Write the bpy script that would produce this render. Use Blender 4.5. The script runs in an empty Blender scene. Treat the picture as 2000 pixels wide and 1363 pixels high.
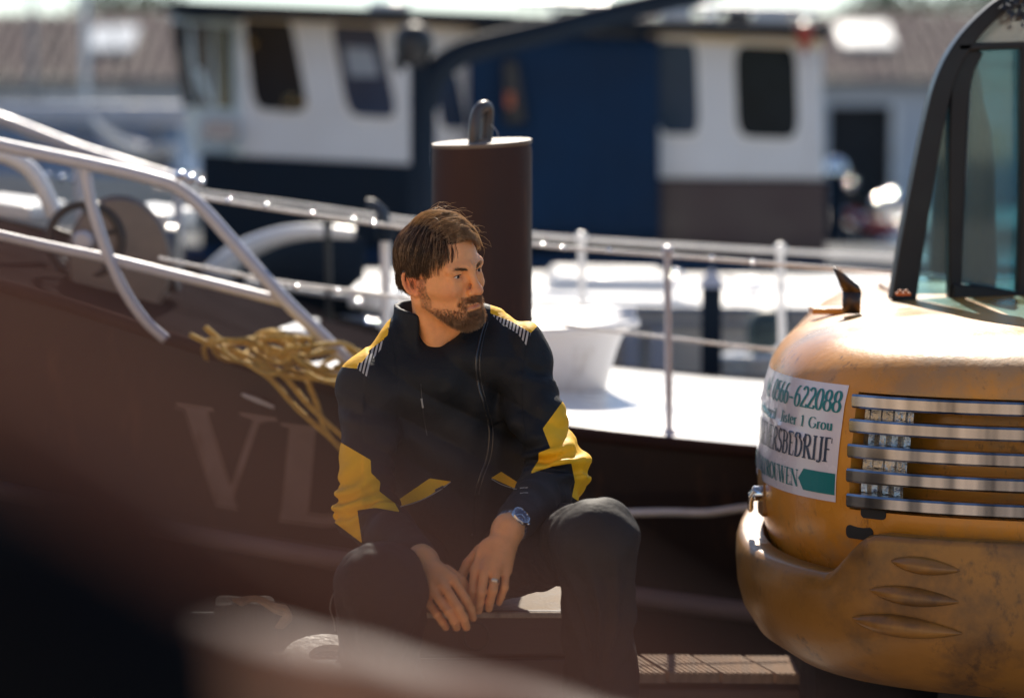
import bpy, bmesh, math, random
import numpy as np
from mathutils import Vector, Matrix
from mathutils.bvhtree import BVHTree

# ------------------------------------------------------------------ camera, sky, sun, exposure
SC = bpy.context.scene
COL = SC.collection
FPX = 2000 * 85 / 36.0
PITCH = math.radians(4.98)
CAMH = 1.29
FOCUS = 5.0
cam_d = bpy.data.cameras.new('camera')
cam = bpy.data.objects.new('camera', cam_d)
COL.objects.link(cam)
cam.location = (0, 0, CAMH)
cam.rotation_euler = (math.pi / 2 - PITCH, 0, 0)
cam_d.lens = 85; cam_d.sensor_width = 36; cam_d.sensor_fit = 'HORIZONTAL'
cam_d.clip_start = 0.05; cam_d.clip_end = 2000
cam_d.dof.use_dof = True
cam_d.dof.focus_distance = FOCUS - 0.03
cam_d.dof.aperture_fstop = 1.65
cam_d.dof.aperture_blades = 0
SC.camera = cam

SUN_EL, SUN_AZ = math.radians(39), math.radians(3)      # azimuth measured from +Y towards +X
world = bpy.data.worlds.new('World'); SC.world = world
world.use_nodes = True
wn = world.node_tree
wn.nodes.clear()
sky = wn.nodes.new('ShaderNodeTexSky'); sky.sky_type = 'NISHITA'
sky.sun_disc = False
sky.sun_elevation = SUN_EL; sky.sun_rotation = SUN_AZ
sky.air_density = 1.0; sky.dust_density = 0.25; sky.ozone_density = 2.5
bg = wn.nodes.new('ShaderNodeBackground'); bg.inputs['Strength'].default_value = 0.085
wo = wn.nodes.new('ShaderNodeOutputWorld')
wn.links.new(sky.outputs[0], bg.inputs['Color']); wn.links.new(bg.outputs[0], wo.inputs['Surface'])
sun_d = bpy.data.lights.new('sun', 'SUN'); sun_d.energy = 5.0; sun_d.angle = math.radians(0.53)
sun_d.color = (1.0, 0.90, 0.76)
sun = bpy.data.objects.new('sun', sun_d); COL.objects.link(sun)
sd = Vector((math.sin(SUN_AZ) * math.cos(SUN_EL), math.cos(SUN_AZ) * math.cos(SUN_EL), math.sin(SUN_EL)))
sun.rotation_euler = sd.to_track_quat('Z', 'Y').to_euler()
sun.location = sd * 40
SC.view_settings.view_transform = 'Standard'
SC.view_settings.look = 'None'
SC.view_settings.exposure = 0.8
SC.view_settings.gamma = 1.0
SC.view_settings.use_curve_mapping = False
SC.render.engine = 'CYCLES'
SC.cycles.use_denoising = True
SC.cycles.max_bounces = 8
SC.cycles.transparent_max_bounces = 12
SC.cycles.sample_clamp_indirect = 6.0
SC.cycles.sample_clamp_direct = 0.0
SC.cycles.caustics_reflective = False
SC.cycles.caustics_refractive = False

RNG = random.Random(7)
NPR = np.random.default_rng(11)

# ------------------------------------------------------------------ helpers
_cp, _sp = math.cos(PITCH), math.sin(PITCH)
def P(px, py, Y):
    """the point of the plane at distance Y that a 2000x1363 picture shows at (px, py)"""
    dx = (px - 1000.0) / FPX; dz = (681.5 - py) / FPX
    d = Vector((dx, _cp + dz * _sp, -_sp + dz * _cp))
    t = Y / d.y
    return Vector((d.x * t, Y, CAMH + d.z * t))
def proj(p):
    """numpy (N,3) -> (N,2) picture coordinates"""
    p = np.asarray(p, dtype=np.float64)
    y = p[..., 1]; z = p[..., 2] - CAMH
    dep = y * _cp - z * _sp
    up = y * _sp + z * _cp
    return np.stack([1000 + FPX * p[..., 0] / dep, 681.5 - FPX * up / dep], -1)

_M = {}
def mat(name, col, rough=0.5, metal=0.0, var=0.12, scale=6.0, bump=0.0, bscale=40.0, spec=0.5, coat=0.0,
        col2=None, mix2=(0.5, 0.62), scale2=3.0, sss=0.0, stretch=(1, 1, 1), detail=5.0, sheen=0.0, attr=None, rvar=0.12, grime=None):
    if name in _M: return _M[name]
    m = bpy.data.materials.new(name); m.use_nodes = True
    nt = m.node_tree; N = nt.nodes; L = nt.links
    b = N['Principled BSDF']
    b.inputs['Roughness'].default_value = rough
    b.inputs['Metallic'].default_value = metal
    b.inputs['Specular IOR Level'].default_value = spec
    if coat: b.inputs['Coat Weight'].default_value = coat; b.inputs['Coat Roughness'].default_value = 0.12
    if sheen: b.inputs['Sheen Weight'].default_value = sheen; b.inputs['Sheen Roughness'].default_value = 0.5
    tc = N.new('ShaderNodeTexCoord'); mp = N.new('ShaderNodeMapping')
    mp.inputs['Scale'].default_value = stretch
    L.new(tc.outputs['Object'], mp.inputs['Vector'])
    nz = N.new('ShaderNodeTexNoise'); nz.inputs['Scale'].default_value = scale; nz.inputs['Detail'].default_value = detail
    L.new(mp.outputs[0], nz.inputs['Vector'])
    hv = N.new('ShaderNodeHueSaturation')
    mr = N.new('ShaderNodeMapRange')
    mr.inputs['From Min'].default_value = 0.25; mr.inputs['From Max'].default_value = 0.75
    mr.inputs['To Min'].default_value = 1 - var; mr.inputs['To Max'].default_value = 1 + var
    L.new(nz.outputs['Fac'], mr.inputs['Value']); L.new(mr.outputs[0], hv.inputs['Value'])
    if attr:
        at = N.new('ShaderNodeAttribute'); at.attribute_name = attr
        L.new(at.outputs['Color'], hv.inputs['Color'])
    elif col2 is not None:
        n2 = N.new('ShaderNodeTexNoise'); n2.inputs['Scale'].default_value = scale2; n2.inputs['Detail'].default_value = 8
        n2.inputs['Roughness'].default_value = 0.65
        L.new(mp.outputs[0], n2.inputs['Vector'])
        m2 = N.new('ShaderNodeMapRange'); m2.inputs['From Min'].default_value = mix2[0]; m2.inputs['From Max'].default_value = mix2[1]
        L.new(n2.outputs['Fac'], m2.inputs['Value'])
        mx = N.new('ShaderNodeMix'); mx.data_type = 'RGBA'
        mx.inputs[6].default_value = (*col, 1); mx.inputs[7].default_value = (*col2, 1)
        L.new(m2.outputs[0], mx.inputs[0]); L.new(mx.outputs[2], hv.inputs['Color'])
    else:
        hv.inputs['Color'].default_value = (*col, 1)
    out = hv.outputs[0]
    if grime:                                            # colour, amount, scale, stretch: streaks, specks and scuffs
        gc, ga, gs, gst = grime
        m3 = N.new('ShaderNodeMapping'); m3.inputs['Scale'].default_value = gst; L.new(tc.outputs['Object'], m3.inputs['Vector'])
        n3 = N.new('ShaderNodeTexNoise'); n3.inputs['Scale'].default_value = gs; n3.inputs['Detail'].default_value = 9; n3.inputs['Roughness'].default_value = 0.7
        n4 = N.new('ShaderNodeTexNoise'); n4.inputs['Scale'].default_value = gs * 0.17; n4.inputs['Detail'].default_value = 3
        L.new(m3.outputs[0], n3.inputs['Vector']); L.new(tc.outputs['Object'], n4.inputs['Vector'])
        ad = N.new('ShaderNodeMath'); ad.operation = 'MULTIPLY_ADD'; ad.inputs[1].default_value = 0.55; L.new(n4.outputs['Fac'], ad.inputs[0]); L.new(n3.outputs['Fac'], ad.inputs[2])
        r3 = N.new('ShaderNodeMapRange'); r3.inputs['From Min'].default_value = 0.87; r3.inputs['From Max'].default_value = 1.0; r3.inputs['To Max'].default_value = ga
        L.new(ad.outputs[0], r3.inputs['Value'])
        mg = N.new('ShaderNodeMix'); mg.data_type = 'RGBA'; mg.inputs[7].default_value = (*gc, 1)
        L.new(r3.outputs[0], mg.inputs[0]); L.new(out, mg.inputs[6]); out = mg.outputs[2]
    L.new(out, b.inputs['Base Color'])
    if rvar:
        rr = N.new('ShaderNodeMapRange'); rr.inputs['From Min'].default_value = 0.3; rr.inputs['From Max'].default_value = 0.7
        rr.inputs['To Min'].default_value = max(0.02, rough - rvar); rr.inputs['To Max'].default_value = min(1, rough + rvar)
        L.new(nz.outputs['Fac'], rr.inputs['Value']); L.new(rr.outputs[0], b.inputs['Roughness'])
    if bump:
        nb = N.new('ShaderNodeTexNoise'); nb.inputs['Scale'].default_value = bscale; nb.inputs['Detail'].default_value = 6
        L.new(mp.outputs[0], nb.inputs['Vector'])
        bp = N.new('ShaderNodeBump'); bp.inputs['Strength'].default_value = bump; bp.inputs['Distance'].default_value = 0.01
        L.new(nb.outputs['Fac'], bp.inputs['Height']); L.new(bp.outputs[0], b.inputs['Normal'])
    if sss:
        b.inputs['Subsurface Weight'].default_value = sss
        b.inputs['Subsurface Radius'].default_value = (1.0, 0.32, 0.16)
        b.inputs['Subsurface Scale'].default_value = 0.008
    _M[name] = m
    return m
def glass_mat(name, tint, alpha=0.55, rough=0.03):
    if name in _M: return _M[name]
    m = bpy.data.materials.new(name); m.use_nodes = True
    nt = m.node_tree; N = nt.nodes; L = nt.links; N.clear()
    tr = N.new('ShaderNodeBsdfTransparent'); tr.inputs[0].default_value = (*tint, 1)
    df = N.new('ShaderNodeBsdfDiffuse'); df.inputs[0].default_value = (*[c * 0.6 for c in tint], 1)
    nz = N.new('ShaderNodeTexNoise'); nz.inputs['Scale'].default_value = 3.0; nz.inputs['Detail'].default_value = 6
    mp = N.new('ShaderNodeMapping'); tc = N.new('ShaderNodeTexCoord'); mp.inputs['Scale'].default_value = (3, 3, 0.7)
    L.new(tc.outputs['Object'], mp.inputs[0]); L.new(mp.outputs[0], nz.inputs['Vector'])
    r1 = N.new('ShaderNodeMapRange'); r1.inputs[1].default_value = 0.4; r1.inputs[2].default_value = 0.75
    r1.inputs[3].default_value = alpha * 0.6; r1.inputs[4].default_value = min(1, alpha * 1.5)
    L.new(nz.outputs['Fac'], r1.inputs[0])
    m1 = N.new('ShaderNodeMixShader'); L.new(r1.outputs[0], m1.inputs[0]); L.new(tr.outputs[0], m1.inputs[1]); L.new(df.outputs[0], m1.inputs[2])
    gl = N.new('ShaderNodeBsdfGlossy'); gl.inputs['Roughness'].default_value = rough; gl.inputs[0].default_value = (1, 1, 1, 1)
    fr = N.new('ShaderNodeFresnel'); fr.inputs[0].default_value = 1.5
    m2 = N.new('ShaderNodeMixShader'); L.new(fr.outputs[0], m2.inputs[0]); L.new(m1.outputs[0], m2.inputs[1]); L.new(gl.outputs[0], m2.inputs[2])
    o = N.new('ShaderNodeOutputMaterial'); L.new(m2.outputs[0], o.inputs[0])
    _M[name] = m
    return m

def tag(o, label=None, cat=None, group=None, kind=None):
    if label: o['label'] = label
    if cat: o['category'] = cat
    if group: o['group'] = group
    if kind: o['kind'] = kind
    return o
def thing(name, label, cat, loc=(0, 0, 0), group=None):
    o = bpy.data.objects.new(name, None); COL.objects.link(o)
    o.location = loc; o.empty_display_size = 0.1
    return tag(o, label, cat, group)
def attach(o, parent):
    o.parent = parent
    w = Vector((0, 0, 0)); q = parent
    while q is not None:
        w += q.location; q = q.parent
    o.location = o.location - w

def sweep_frames(pts):
    pts = [Vector(p) for p in pts]; n = len(pts); fr = []
    prev = None
    for i in range(n):
        t = (pts[min(i + 1, n - 1)] - pts[max(i - 1, 0)])
        t = t.normalized() if t.length > 1e-9 else Vector((0, 0, 1))
        if prev is None:
            a = Vector((0, 0, 1)) if abs(t.z) < 0.9 else Vector((0, 1, 0))
            u = t.cross(a).normalized()
        else:
            u = prev - t * prev.dot(t)
            u = u.normalized() if u.length > 1e-6 else t.orthogonal().normalized()
        prev = u
        fr.append((pts[i], u, t.cross(u).normalized(), t))
    return fr
def smooth_path(pts, n=6):
    """Catmull-Rom through the points"""
    pts = [Vector(p) for p in pts]
    if len(pts) < 3: return pts
    q = [pts[0] * 2 - pts[1]] + pts + [pts[-1] * 2 - pts[-2]]
    out = []
    for i in range(1, len(q) - 2):
        for k in range(n):
            t = k / n
            a, b, c, d = q[i - 1], q[i], q[i + 1], q[i + 2]
            out.append(0.5 * ((2 * b) + (c - a) * t + (2 * a - 5 * b + 4 * c - d) * t * t + (3 * b - a - 3 * c + d) * t ** 3))
    out.append(pts[-1])
    return out

class MB:
    def __init__(self): self.v = []; self.f = []
    def add(self, vs, fs):
        n = len(self.v); self.v += [tuple(v) for v in vs]; self.f += [tuple(i + n for i in f) for f in fs]; return self
    def box(self, c, s, rot=None):
        c = Vector(c); hx, hy, hz = s[0] / 2, s[1] / 2, s[2] / 2
        vs = [Vector((x * hx, y * hy, z * hz)) for x in (-1, 1) for y in (-1, 1) for z in (-1, 1)]
        if rot is not None: vs = [rot @ v for v in vs]
        return self.add([v + c for v in vs], [(0, 1, 3, 2), (4, 6, 7, 5), (0, 4, 5, 1), (2, 3, 7, 6), (0, 2, 6, 4), (1, 5, 7, 3)])
    def tube(self, pts, r, n=10, caps=True, flat=1.0):
        fr = sweep_frames(pts); m = len(fr); vs = []; fs = []
        for i, (p, u, w, t) in enumerate(fr):
            rr = r[i] if isinstance(r, (list, tuple)) else r
            for k in range(n):
                a = 2 * math.pi * k / n
                vs.append(p + u * (math.cos(a) * rr) + w * (math.sin(a) * rr * flat))
        for i in range(m - 1):
            for k in range(n):
                k2 = (k + 1) % n
                fs.append((i * n + k, i * n + k2, (i + 1) * n + k2, (i + 1) * n + k))
        if caps:
            fs.append(tuple(range(n - 1, -1, -1))); fs.append(tuple((m - 1) * n + k for k in range(n)))
        return self.add(vs, fs)
    def lathe(self, prof, c, n=24, axis=None, sx=1.0, sy=1.0):
        """prof: (radius, height) pairs; axis: rotation matrix"""
        c = Vector(c); vs = []; fs = []; m = len(prof)
        for (r, h) in prof:
            for k in range(n):
                a = 2 * math.pi * k / n
                v = Vector((math.cos(a) * r * sx, math.sin(a) * r * sy, h))
                if axis is not None: v = axis @ v
                vs.append(v + c)
        for i in range(m - 1):
            for k in range(n):
                k2 = (k + 1) % n
                fs.append((i * n + k, i * n + k2, (i + 1) * n + k2, (i + 1) * n + k))
        fs.append(tuple(range(n - 1, -1, -1))); fs.append(tuple((m - 1) * n + k for k in range(n)))
        return self.add(vs, fs)
    def prism(self, poly, off):
        """poly: list of 3D points (front), off: vector to the back"""
        off = Vector(off); n = len(poly); a = [Vector(p) for p in poly]
        return self.add(a + [p + off for p in a], [tuple(range(n)), tuple(range(2 * n - 1, n - 1, -1))] +
                        [(i, i + n, (i + 1) % n + n, (i + 1) % n) for i in range(n)])
    def grid(self, rows, closed=False):
        """rows: list of equally long point lists"""
        m = len(rows); n = len(rows[0]); vs = [p for r in rows for p in r]; fs = []
        for i in range(m - 1):
            for k in range(n if closed else n - 1):
                k2 = (k + 1) % n
                fs.append((i * n + k, i * n + k2, (i + 1) * n + k2, (i + 1) * n + k))
        return self.add(vs, fs)
    def build(self, name, m, parent=None, smooth=True, bevel=0.0, ang=38, seg=2, fix=True):
        me = bpy.data.meshes.new(name)
        me.from_pydata(self.v, [], self.f); me.update()
        if fix:
            bm = bmesh.new(); bm.from_mesh(me); bmesh.ops.recalc_face_normals(bm, faces=bm.faces[:]); bm.to_mesh(me); bm.free()
        if smooth:
            me.polygons.foreach_set('use_smooth', [True] * len(me.polygons))
            me.set_sharp_from_angle(angle=math.radians(ang))
        o = bpy.data.objects.new(name, me); COL.objects.link(o)
        if m is not None: me.materials.append(m)
        if bevel:
            md = o.modifiers.new('bevel', 'BEVEL'); md.width = bevel; md.segments = seg; md.limit_method = 'ANGLE'; md.angle_limit = math.radians(35)
            md.harden_normals = False
        if parent is not None: attach(o, parent)
        return o
def rrect(w, h, r, n=4):
    """rounded rectangle outline, 2D, counter-clockwise"""
    out = []
    for cx, cy, a0 in ((w / 2 - r, h / 2 - r, 0), (-w / 2 + r, h / 2 - r, 90), (-w / 2 + r, -h / 2 + r, 180), (w / 2 - r, -h / 2 + r, 270)):
        for k in range(n + 1):
            a = math.radians(a0 + 90 * k / n); out.append((cx + r * math.cos(a), cy + r * math.sin(a)))
    return out

# -------------------------------------------------- serif lettering drawn with a broad pen
def arc(cx, cy, rx, ry, a0, a1, n=12):
    return [(cx + rx * math.cos(math.radians(a0 + (a1 - a0) * k / n)), cy + ry * math.sin(math.radians(a0 + (a1 - a0) * k / n))) for k in range(n + 1)]
TH, TN = 0.15, 0.045
G = {  # width, strokes (polyline, weight: T thick, t thin, d by direction), serifs (x, y)
 'A': (0.80, [([(0.10, 0), (0.40, 1)], 't'), ([(0.40, 1), (0.70, 0)], 'T'), ([(0.2, 0.33), (0.6, 0.33)], 't')], [(0.10, 0), (0.70, 0)]),
 'N': (0.84, [([(0.12, 0), (0.12, 1)], 't'), ([(0.12, 1), (0.72, 0)], 'T'), ([(0.72, 0), (0.72, 1)], 't')], [(0.12, 0), (0.1, 1), (0.72, 1)]),
 'E': (0.68, [([(0.18, 0), (0.18, 1)], 'T'), ([(0.1, 0.98), (0.58, 0.98), (0.6, 0.8)], 't'), ([(0.2, 0.52), (0.46, 0.52)], 't'), ([(0.1, 0.02), (0.58, 0.02), (0.62, 0.22)], 't')], []),
 'M': (0.98, [([(0.12, 0), (0.14, 1)], 't'), ([(0.15, 1), (0.48, 0.02)], 'T'), ([(0.48, 0.02), (0.82, 1)], 't'), ([(0.84, 0), (0.84, 1)], 'T')], [(0.12, 0), (0.84, 0), (0.1, 1), (0.86, 1)]),
 'R': (0.80, [([(0.18, 0), (0.18, 1)], 'T'), ([(0.1, 0.98)] + arc(0.36, 0.745, 0.24, 0.235, 90, -90) + [(0.2, 0.51)], 'd'), ([(0.36, 0.5), (0.70, 0)], 'T')], [(0.18, 0), (0.72, 0)]),
 'S': (0.60, [(arc(0.31, 0.75, 0.2, 0.235, 30, 250) + arc(0.30, 0.26, 0.22, 0.245, 70, -150), 's')], []),
 'B': (0.74, [([(0.18, 0), (0.18, 1)], 'T'), ([(0.1, 0.98)] + arc(0.36, 0.755, 0.2, 0.225, 90, -90) + [(0.2, 0.53)], 'd'), ([(0.2, 0.53)] + arc(0.38, 0.275, 0.24, 0.255, 90, -90) + [(0.1, 0.02)], 'd')], []),
 'D': (0.82, [([(0.18, 0), (0.18, 1)], 'T'), ([(0.1, 0.98)] + arc(0.34, 0.5, 0.36, 0.48, 90, -90) + [(0.1, 0.02)], 'd')], []),
 'I': (0.40, [([(0.2, 0), (0.2, 1)], 'T')], [(0.2, 0), (0.2, 1)]),
 'J': (0.46, [([(0.3, 1), (0.3, 0.2)] + arc(0.16, 0.12, 0.14, 0.16, 0, -140), 'd')], [(0.3, 1)]),
 'F': (0.64, [([(0.18, 0), (0.18, 1)], 'T'), ([(0.1, 0.98), (0.56, 0.98), (0.58, 0.78)], 't'), ([(0.2, 0.52), (0.46, 0.52)], 't')], [(0.18, 0)]),
 'V': (0.80, [([(0.10, 1), (0.41, 0)], 'T'), ([(0.41, 0), (0.70, 1)], 't')], [(0.10, 1), (0.70, 1)]),
 'T': (0.72, [([(0.36, 0), (0.36, 1)], 'T'), ([(0.06, 0.78), (0.08, 0.98), (0.64, 0.98), (0.66, 0.78)], 't')], [(0.36, 0)]),
 'O': (0.84, [(arc(0.42, 0.5, 0.34, 0.49, 90, 450, 24), 'd')], []),
 'U': (0.82, [([(0.18, 1), (0.18, 0.3)] + arc(0.42, 0.27, 0.24, 0.26, 180, 360) + [(0.66, 1)], 'u')], [(0.18, 1), (0.66, 1)]),
 'W': (1.14, [([(0.10, 1), (0.36, 0)], 'T'), ([(0.36, 0), (0.58, 1)], 't'), ([(0.56, 1), (0.80, 0)], 'T'), ([(0.80, 0), (1.02, 1)], 't')], [(0.10, 1), (0.56, 1), (1.02, 1)]),
 'L': (0.70, [([(0.2, 0), (0.2, 1)], 'T'), ([(0.08, 0.03), (0.45, 0.03), (0.6, 0.07), (0.68, 0.26)], 'l')], [(0.2, 1)]),
 '0': (0.56, [(arc(0.28, 0.5, 0.21, 0.49, 90, 450, 24), 'd')], []),
 '2': (0.56, [(arc(0.27, 0.74, 0.19, 0.25, 160, -30) + [(0.07, 0.04), (0.5, 0.04), (0.52, 0.18)], 's')], []),
 '5': (0.56, [([(0.48, 0.96), (0.16, 0.96), (0.13, 0.56)] + arc(0.24, 0.31, 0.22, 0.3, 110, -140), 's')], []),
 '6': (0.56, [(arc(0.36, 0.45, 0.28, 0.53, 80, 180), 'd'), (arc(0.28, 0.3, 0.2, 0.29, 180, 540, 20), 'd')], []),
 '8': (0.56, [(arc(0.28, 0.74, 0.17, 0.245, 90, 450, 20), 'd'), (arc(0.28, 0.26, 0.21, 0.25, 90, 450, 20), 'd')], []),
 '-': (0.62, [([(0.1, 0.36), (0.52, 0.36)], 'h')], []),
 ':': (0.26, [([(0.08, 0.08), (0.18, 0.08)], 'H'), ([(0.08, 0.55), (0.18, 0.55)], 'H')], []),
 't': (0.34, [([(0.17, 0.85), (0.17, 0.1), (0.3, 0.04)], 'd'), ([(0.04, 0.64), (0.3, 0.64)], 't')], []),
 'e': (0.48, [([(0.09, 0.36), (0.42, 0.36)] + arc(0.25, 0.33, 0.17, 0.32, 5, 320, 16), 'd')], []),
 'l': (0.28, [([(0.14, 0), (0.14, 1.0)], 'T')], [(0.14, 0)]),
 's': (0.38, [(arc(0.19, 0.49, 0.11, 0.15, 30, 250, 8) + arc(0.18, 0.17, 0.13, 0.16, 70, -150, 8), 's')], []),
 'r': (0.36, [([(0.13, 0), (0.13, 0.65)], 'T'), (arc(0.25, 0.5, 0.1, 0.14, 160, 40, 5), 'd')], [(0.13, 0)]),
 'o': (0.5, [(arc(0.25, 0.32, 0.18, 0.31, 90, 450, 18), 'd')], []),
 'u': (0.54, [([(0.13, 0.64), (0.13, 0.2)] + arc(0.26, 0.18, 0.13, 0.16, 180, 360, 8) + [(0.39, 0.64)], 'd'), ([(0.41, 0), (0.41, 0.64)], 'T')], []),
 'i': (0.28, [([(0.14, 0), (0.14, 0.64)], 'T'), ([(0.08, 0.88), (0.2, 0.88)], 'H')], [(0.14, 0)]),
 'c': (0.46, [(arc(0.25, 0.32, 0.17, 0.31, 50, 310, 14), 'd')], []),
 'n': (0.54, [([(0.13, 0), (0.13, 0.64)], 'T'), (arc(0.27, 0.45, 0.13, 0.17, 170, 0, 8) + [(0.4, 0)], 'd')], [(0.13, 0), (0.4, 0)]),
 'h': (0.54, [([(0.13, 0), (0.13, 1)], 'T'), (arc(0.27, 0.45, 0.13, 0.17, 170, 0, 8) + [(0.4, 0)], 'd')], [(0.13, 0), (0.4, 0)]),
 'd': (0.54, [([(0.41, 0), (0.41, 1)], 'T'), (arc(0.25, 0.32, 0.16, 0.31, 40, 320, 14), 'd')], []),
 'G': (0.8, [(arc(0.42, 0.5, 0.33, 0.49, 45, 330, 18) + [(0.68, 0.42), (0.5, 0.42)], 'd')], []),
 '1': (0.44, [([(0.12, 0.84), (0.25, 0.98), (0.25, 0)], 'd')], [(0.25, 0)]),
 ' ': (0.4, [], []),
}
def _resample(poly, step):
    out = [poly[0]]
    for a, b in zip(poly, poly[1:]):
        L = math.hypot(b[0] - a[0], b[1] - a[1]); n = max(1, int(math.ceil(L / step)))
        for k in range(1, n + 1): out.append((a[0] + (b[0] - a[0]) * k / n, a[1] + (b[1] - a[1]) * k / n))
    return out
def glyph_quads(ch, bold=1.0):
    w, strokes, serifs = G[ch]; quads = []
    for poly, wt in strokes:
        q = _resample(poly, 0.09); n = len(q); L = []; R = []
        for i in range(n):
            a = q[max(i - 1, 0)]; b = q[min(i + 1, n - 1)]
            dx, dy = b[0] - a[0], b[1] - a[1]; l = math.hypot(dx, dy) or 1e-6; dx /= l; dy /= l
            if wt == 'T': hw = TH / 2
            elif wt == 't': hw = TN / 2
            elif wt == 'h': hw = 0.04
            elif wt == 'H': hw = 0.06
            elif wt == 's': hw = (TN + (TH - TN) * (0.15 + 0.85 * abs(dy)) * 0.9) / 2 if abs(dx) > 0.8 or True else 0
            elif wt == 'l': hw = (TN + 0.03) / 2
            elif wt == 'u': hw = (TN + (TH - TN) * max(0, -dy)) / 2
            else: hw = (TN + (TH - TN) * abs(dy) ** 1.5) / 2
            hw *= bold
            if wt in 'Tt' and abs(dy) > 0.2 and abs(dx) > 0.1:      # diagonals end flat
                hx = hw / max(abs(dy), 0.3); L.append((q[i][0] - hx, q[i][1])); R.append((q[i][0] + hx, q[i][1]))
            else:
                L.append((q[i][0] - dy * hw, q[i][1] + dx * hw)); R.append((q[i][0] + dy * hw, q[i][1] - dx * hw))
        for i in range(n - 1): quads.append((L[i], R[i], R[i + 1], L[i + 1]))
    for sx, sy in serifs:
        s = -1 if sy > 0.5 else 1; hw = 0.15 * bold ** 0.5
        for k in range(4):
            x0 = sx - hw + 2 * hw * k / 4; x1 = sx - hw + 2 * hw * (k + 1) / 4
            def hgt(x): return 0.04 + 0.05 * max(0, 1 - abs(x - sx) / hw) ** 2
            quads.append(((x0, sy), (x1, sy), (x1, sy + s * hgt(x1)), (x0, sy + s * hgt(x0))))
    return w, quads
def text_mesh(text, fmap, bold=1.0):
    """fmap(u in 0..1 along the line, v in 0..1 up) -> 3D point; one MB for each letter"""
    tot = sum(G[c][0] for c in text); x = 0; out = []
    k = 0
    for c in text:
        w, qs = glyph_quads(c, bold); mb = MB()
        if qs: out.append(mb)
        for q in qs:
            k += 1
            mb.add([fmap((x + p[0]) / tot, p[1], 0.00002 * (k % 13)) for p in q], [(0, 1, 2, 3)])
        x += w
    return out
# ------------------------------------------------------------------ materials of the place
M_white = mat('white_paint', (0.80, 0.79, 0.78), 0.35, var=0.06, scale=3, col2=(0.62, 0.58, 0.53), mix2=(0.58, 0.75), coat=0.2, grime=((0.35, 0.28, 0.22), 0.6, 12, (1, 1, 0.2)))
M_cabin = mat('weathered_cabin_paint', (0.68, 0.69, 0.72), 0.45, var=0.08, scale=2, grime=((0.30, 0.22, 0.17), 0.55, 7, (1, 1, 0.15)))
M_cream = mat('cream_paint', (0.72, 0.60, 0.42), 0.5)
M_steel = mat('galvanised_tube', (0.50, 0.50, 0.55), 0.42, metal=0.15, var=0.1, scale=20)
M_chrome = mat('chrome', (0.82, 0.82, 0.84), 0.10, metal=1.0, var=0.05, rvar=0.05)
M_bar = mat('reflection_streak_chrome', (0.27, 0.28, 0.31), 0.18, metal=1.0, var=0.9, scale=22, stretch=(1, 1, 0.02), rvar=0.08, detail=2)  # light and dark vertical streaks imitate reflections, put into the chrome colour
M_navy = mat('navy_paint', (0.010, 0.030, 0.072), 0.8, spec=0.15, var=0.2, scale=2)
M_navy_dark = mat('dark_navy_paint', (0.009, 0.017, 0.030), 0.75, spec=0.15, var=0.25, scale=2)
M_maroon = mat('brown_red_paint', (0.055, 0.032, 0.034), 0.55, var=0.2, scale=2)
M_hull = mat('tarred_brown_hull', (0.030, 0.021, 0.021), 0.45, var=0.25, scale=3, bump=0.15, bscale=7, spec=0.3, col2=(0.020, 0.016, 0.018), mix2=(0.45, 0.6), grime=((0.09, 0.045, 0.03), 0.8, 9, (1, 1, 0.18)))
M_letter = mat('pale_letter_paint', (0.20, 0.15, 0.145), 0.6, var=0.25, scale=9, grime=((0.08, 0.05, 0.045), 0.8, 16, (1, 1, 0.4)))
M_rub = mat('weathered_rubbing_strake', (0.20, 0.15, 0.155), 0.7, var=0.35, scale=5, bump=0.2, bscale=25, stretch=(0.3, 1, 1))
M_dark = mat('dark_iron', (0.018, 0.019, 0.022), 0.5, var=0.3, scale=8)
M_blackrub = mat('black_rubber', (0.007, 0.008, 0.010), 0.9, var=0.2, scale=10, spec=0.1)
M_rope = mat('yellow_rope', (0.56, 0.36, 0.08), 0.8, var=0.3, scale=60, bump=0.6, bscale=150)
M_wire = mat('white_rope', (0.72, 0.70, 0.68), 0.5, var=0.15, scale=60, bump=0.3, bscale=200)
M_deckwood = mat('grooved_deck_board', (0.30, 0.21, 0.15), 0.85, var=0.3, scale=14, spec=0.2, bump=0.4, bscale=60, stretch=(3, 0.3, 1))
M_beam = mat('dark_wet_timber', (0.085, 0.050, 0.040), 0.65, var=0.35, scale=6, bump=0.4, bscale=30, stretch=(0.3, 1, 1))
M_concrete = mat('quay_concrete', (0.36, 0.30, 0.25), 0.85, var=0.25, scale=3, bump=0.4, bscale=50)
M_wall = mat('rendered_wall', (0.52, 0.54, 0.58), 0.8, var=0.08, scale=1)
M_tile = mat('roof_tile', (0.20, 0.145, 0.135), 0.8, var=0.3, scale=1.3, spec=0.3, bump=0.3, bscale=8)
M_glassdark = mat('dark_window_glass', (0.02, 0.03, 0.045), 0.06, var=0.3, scale=2, spec=0.6, rvar=0.02)
M_inside = mat('dark_inside', (0.012, 0.014, 0.018), 0.8)

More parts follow.
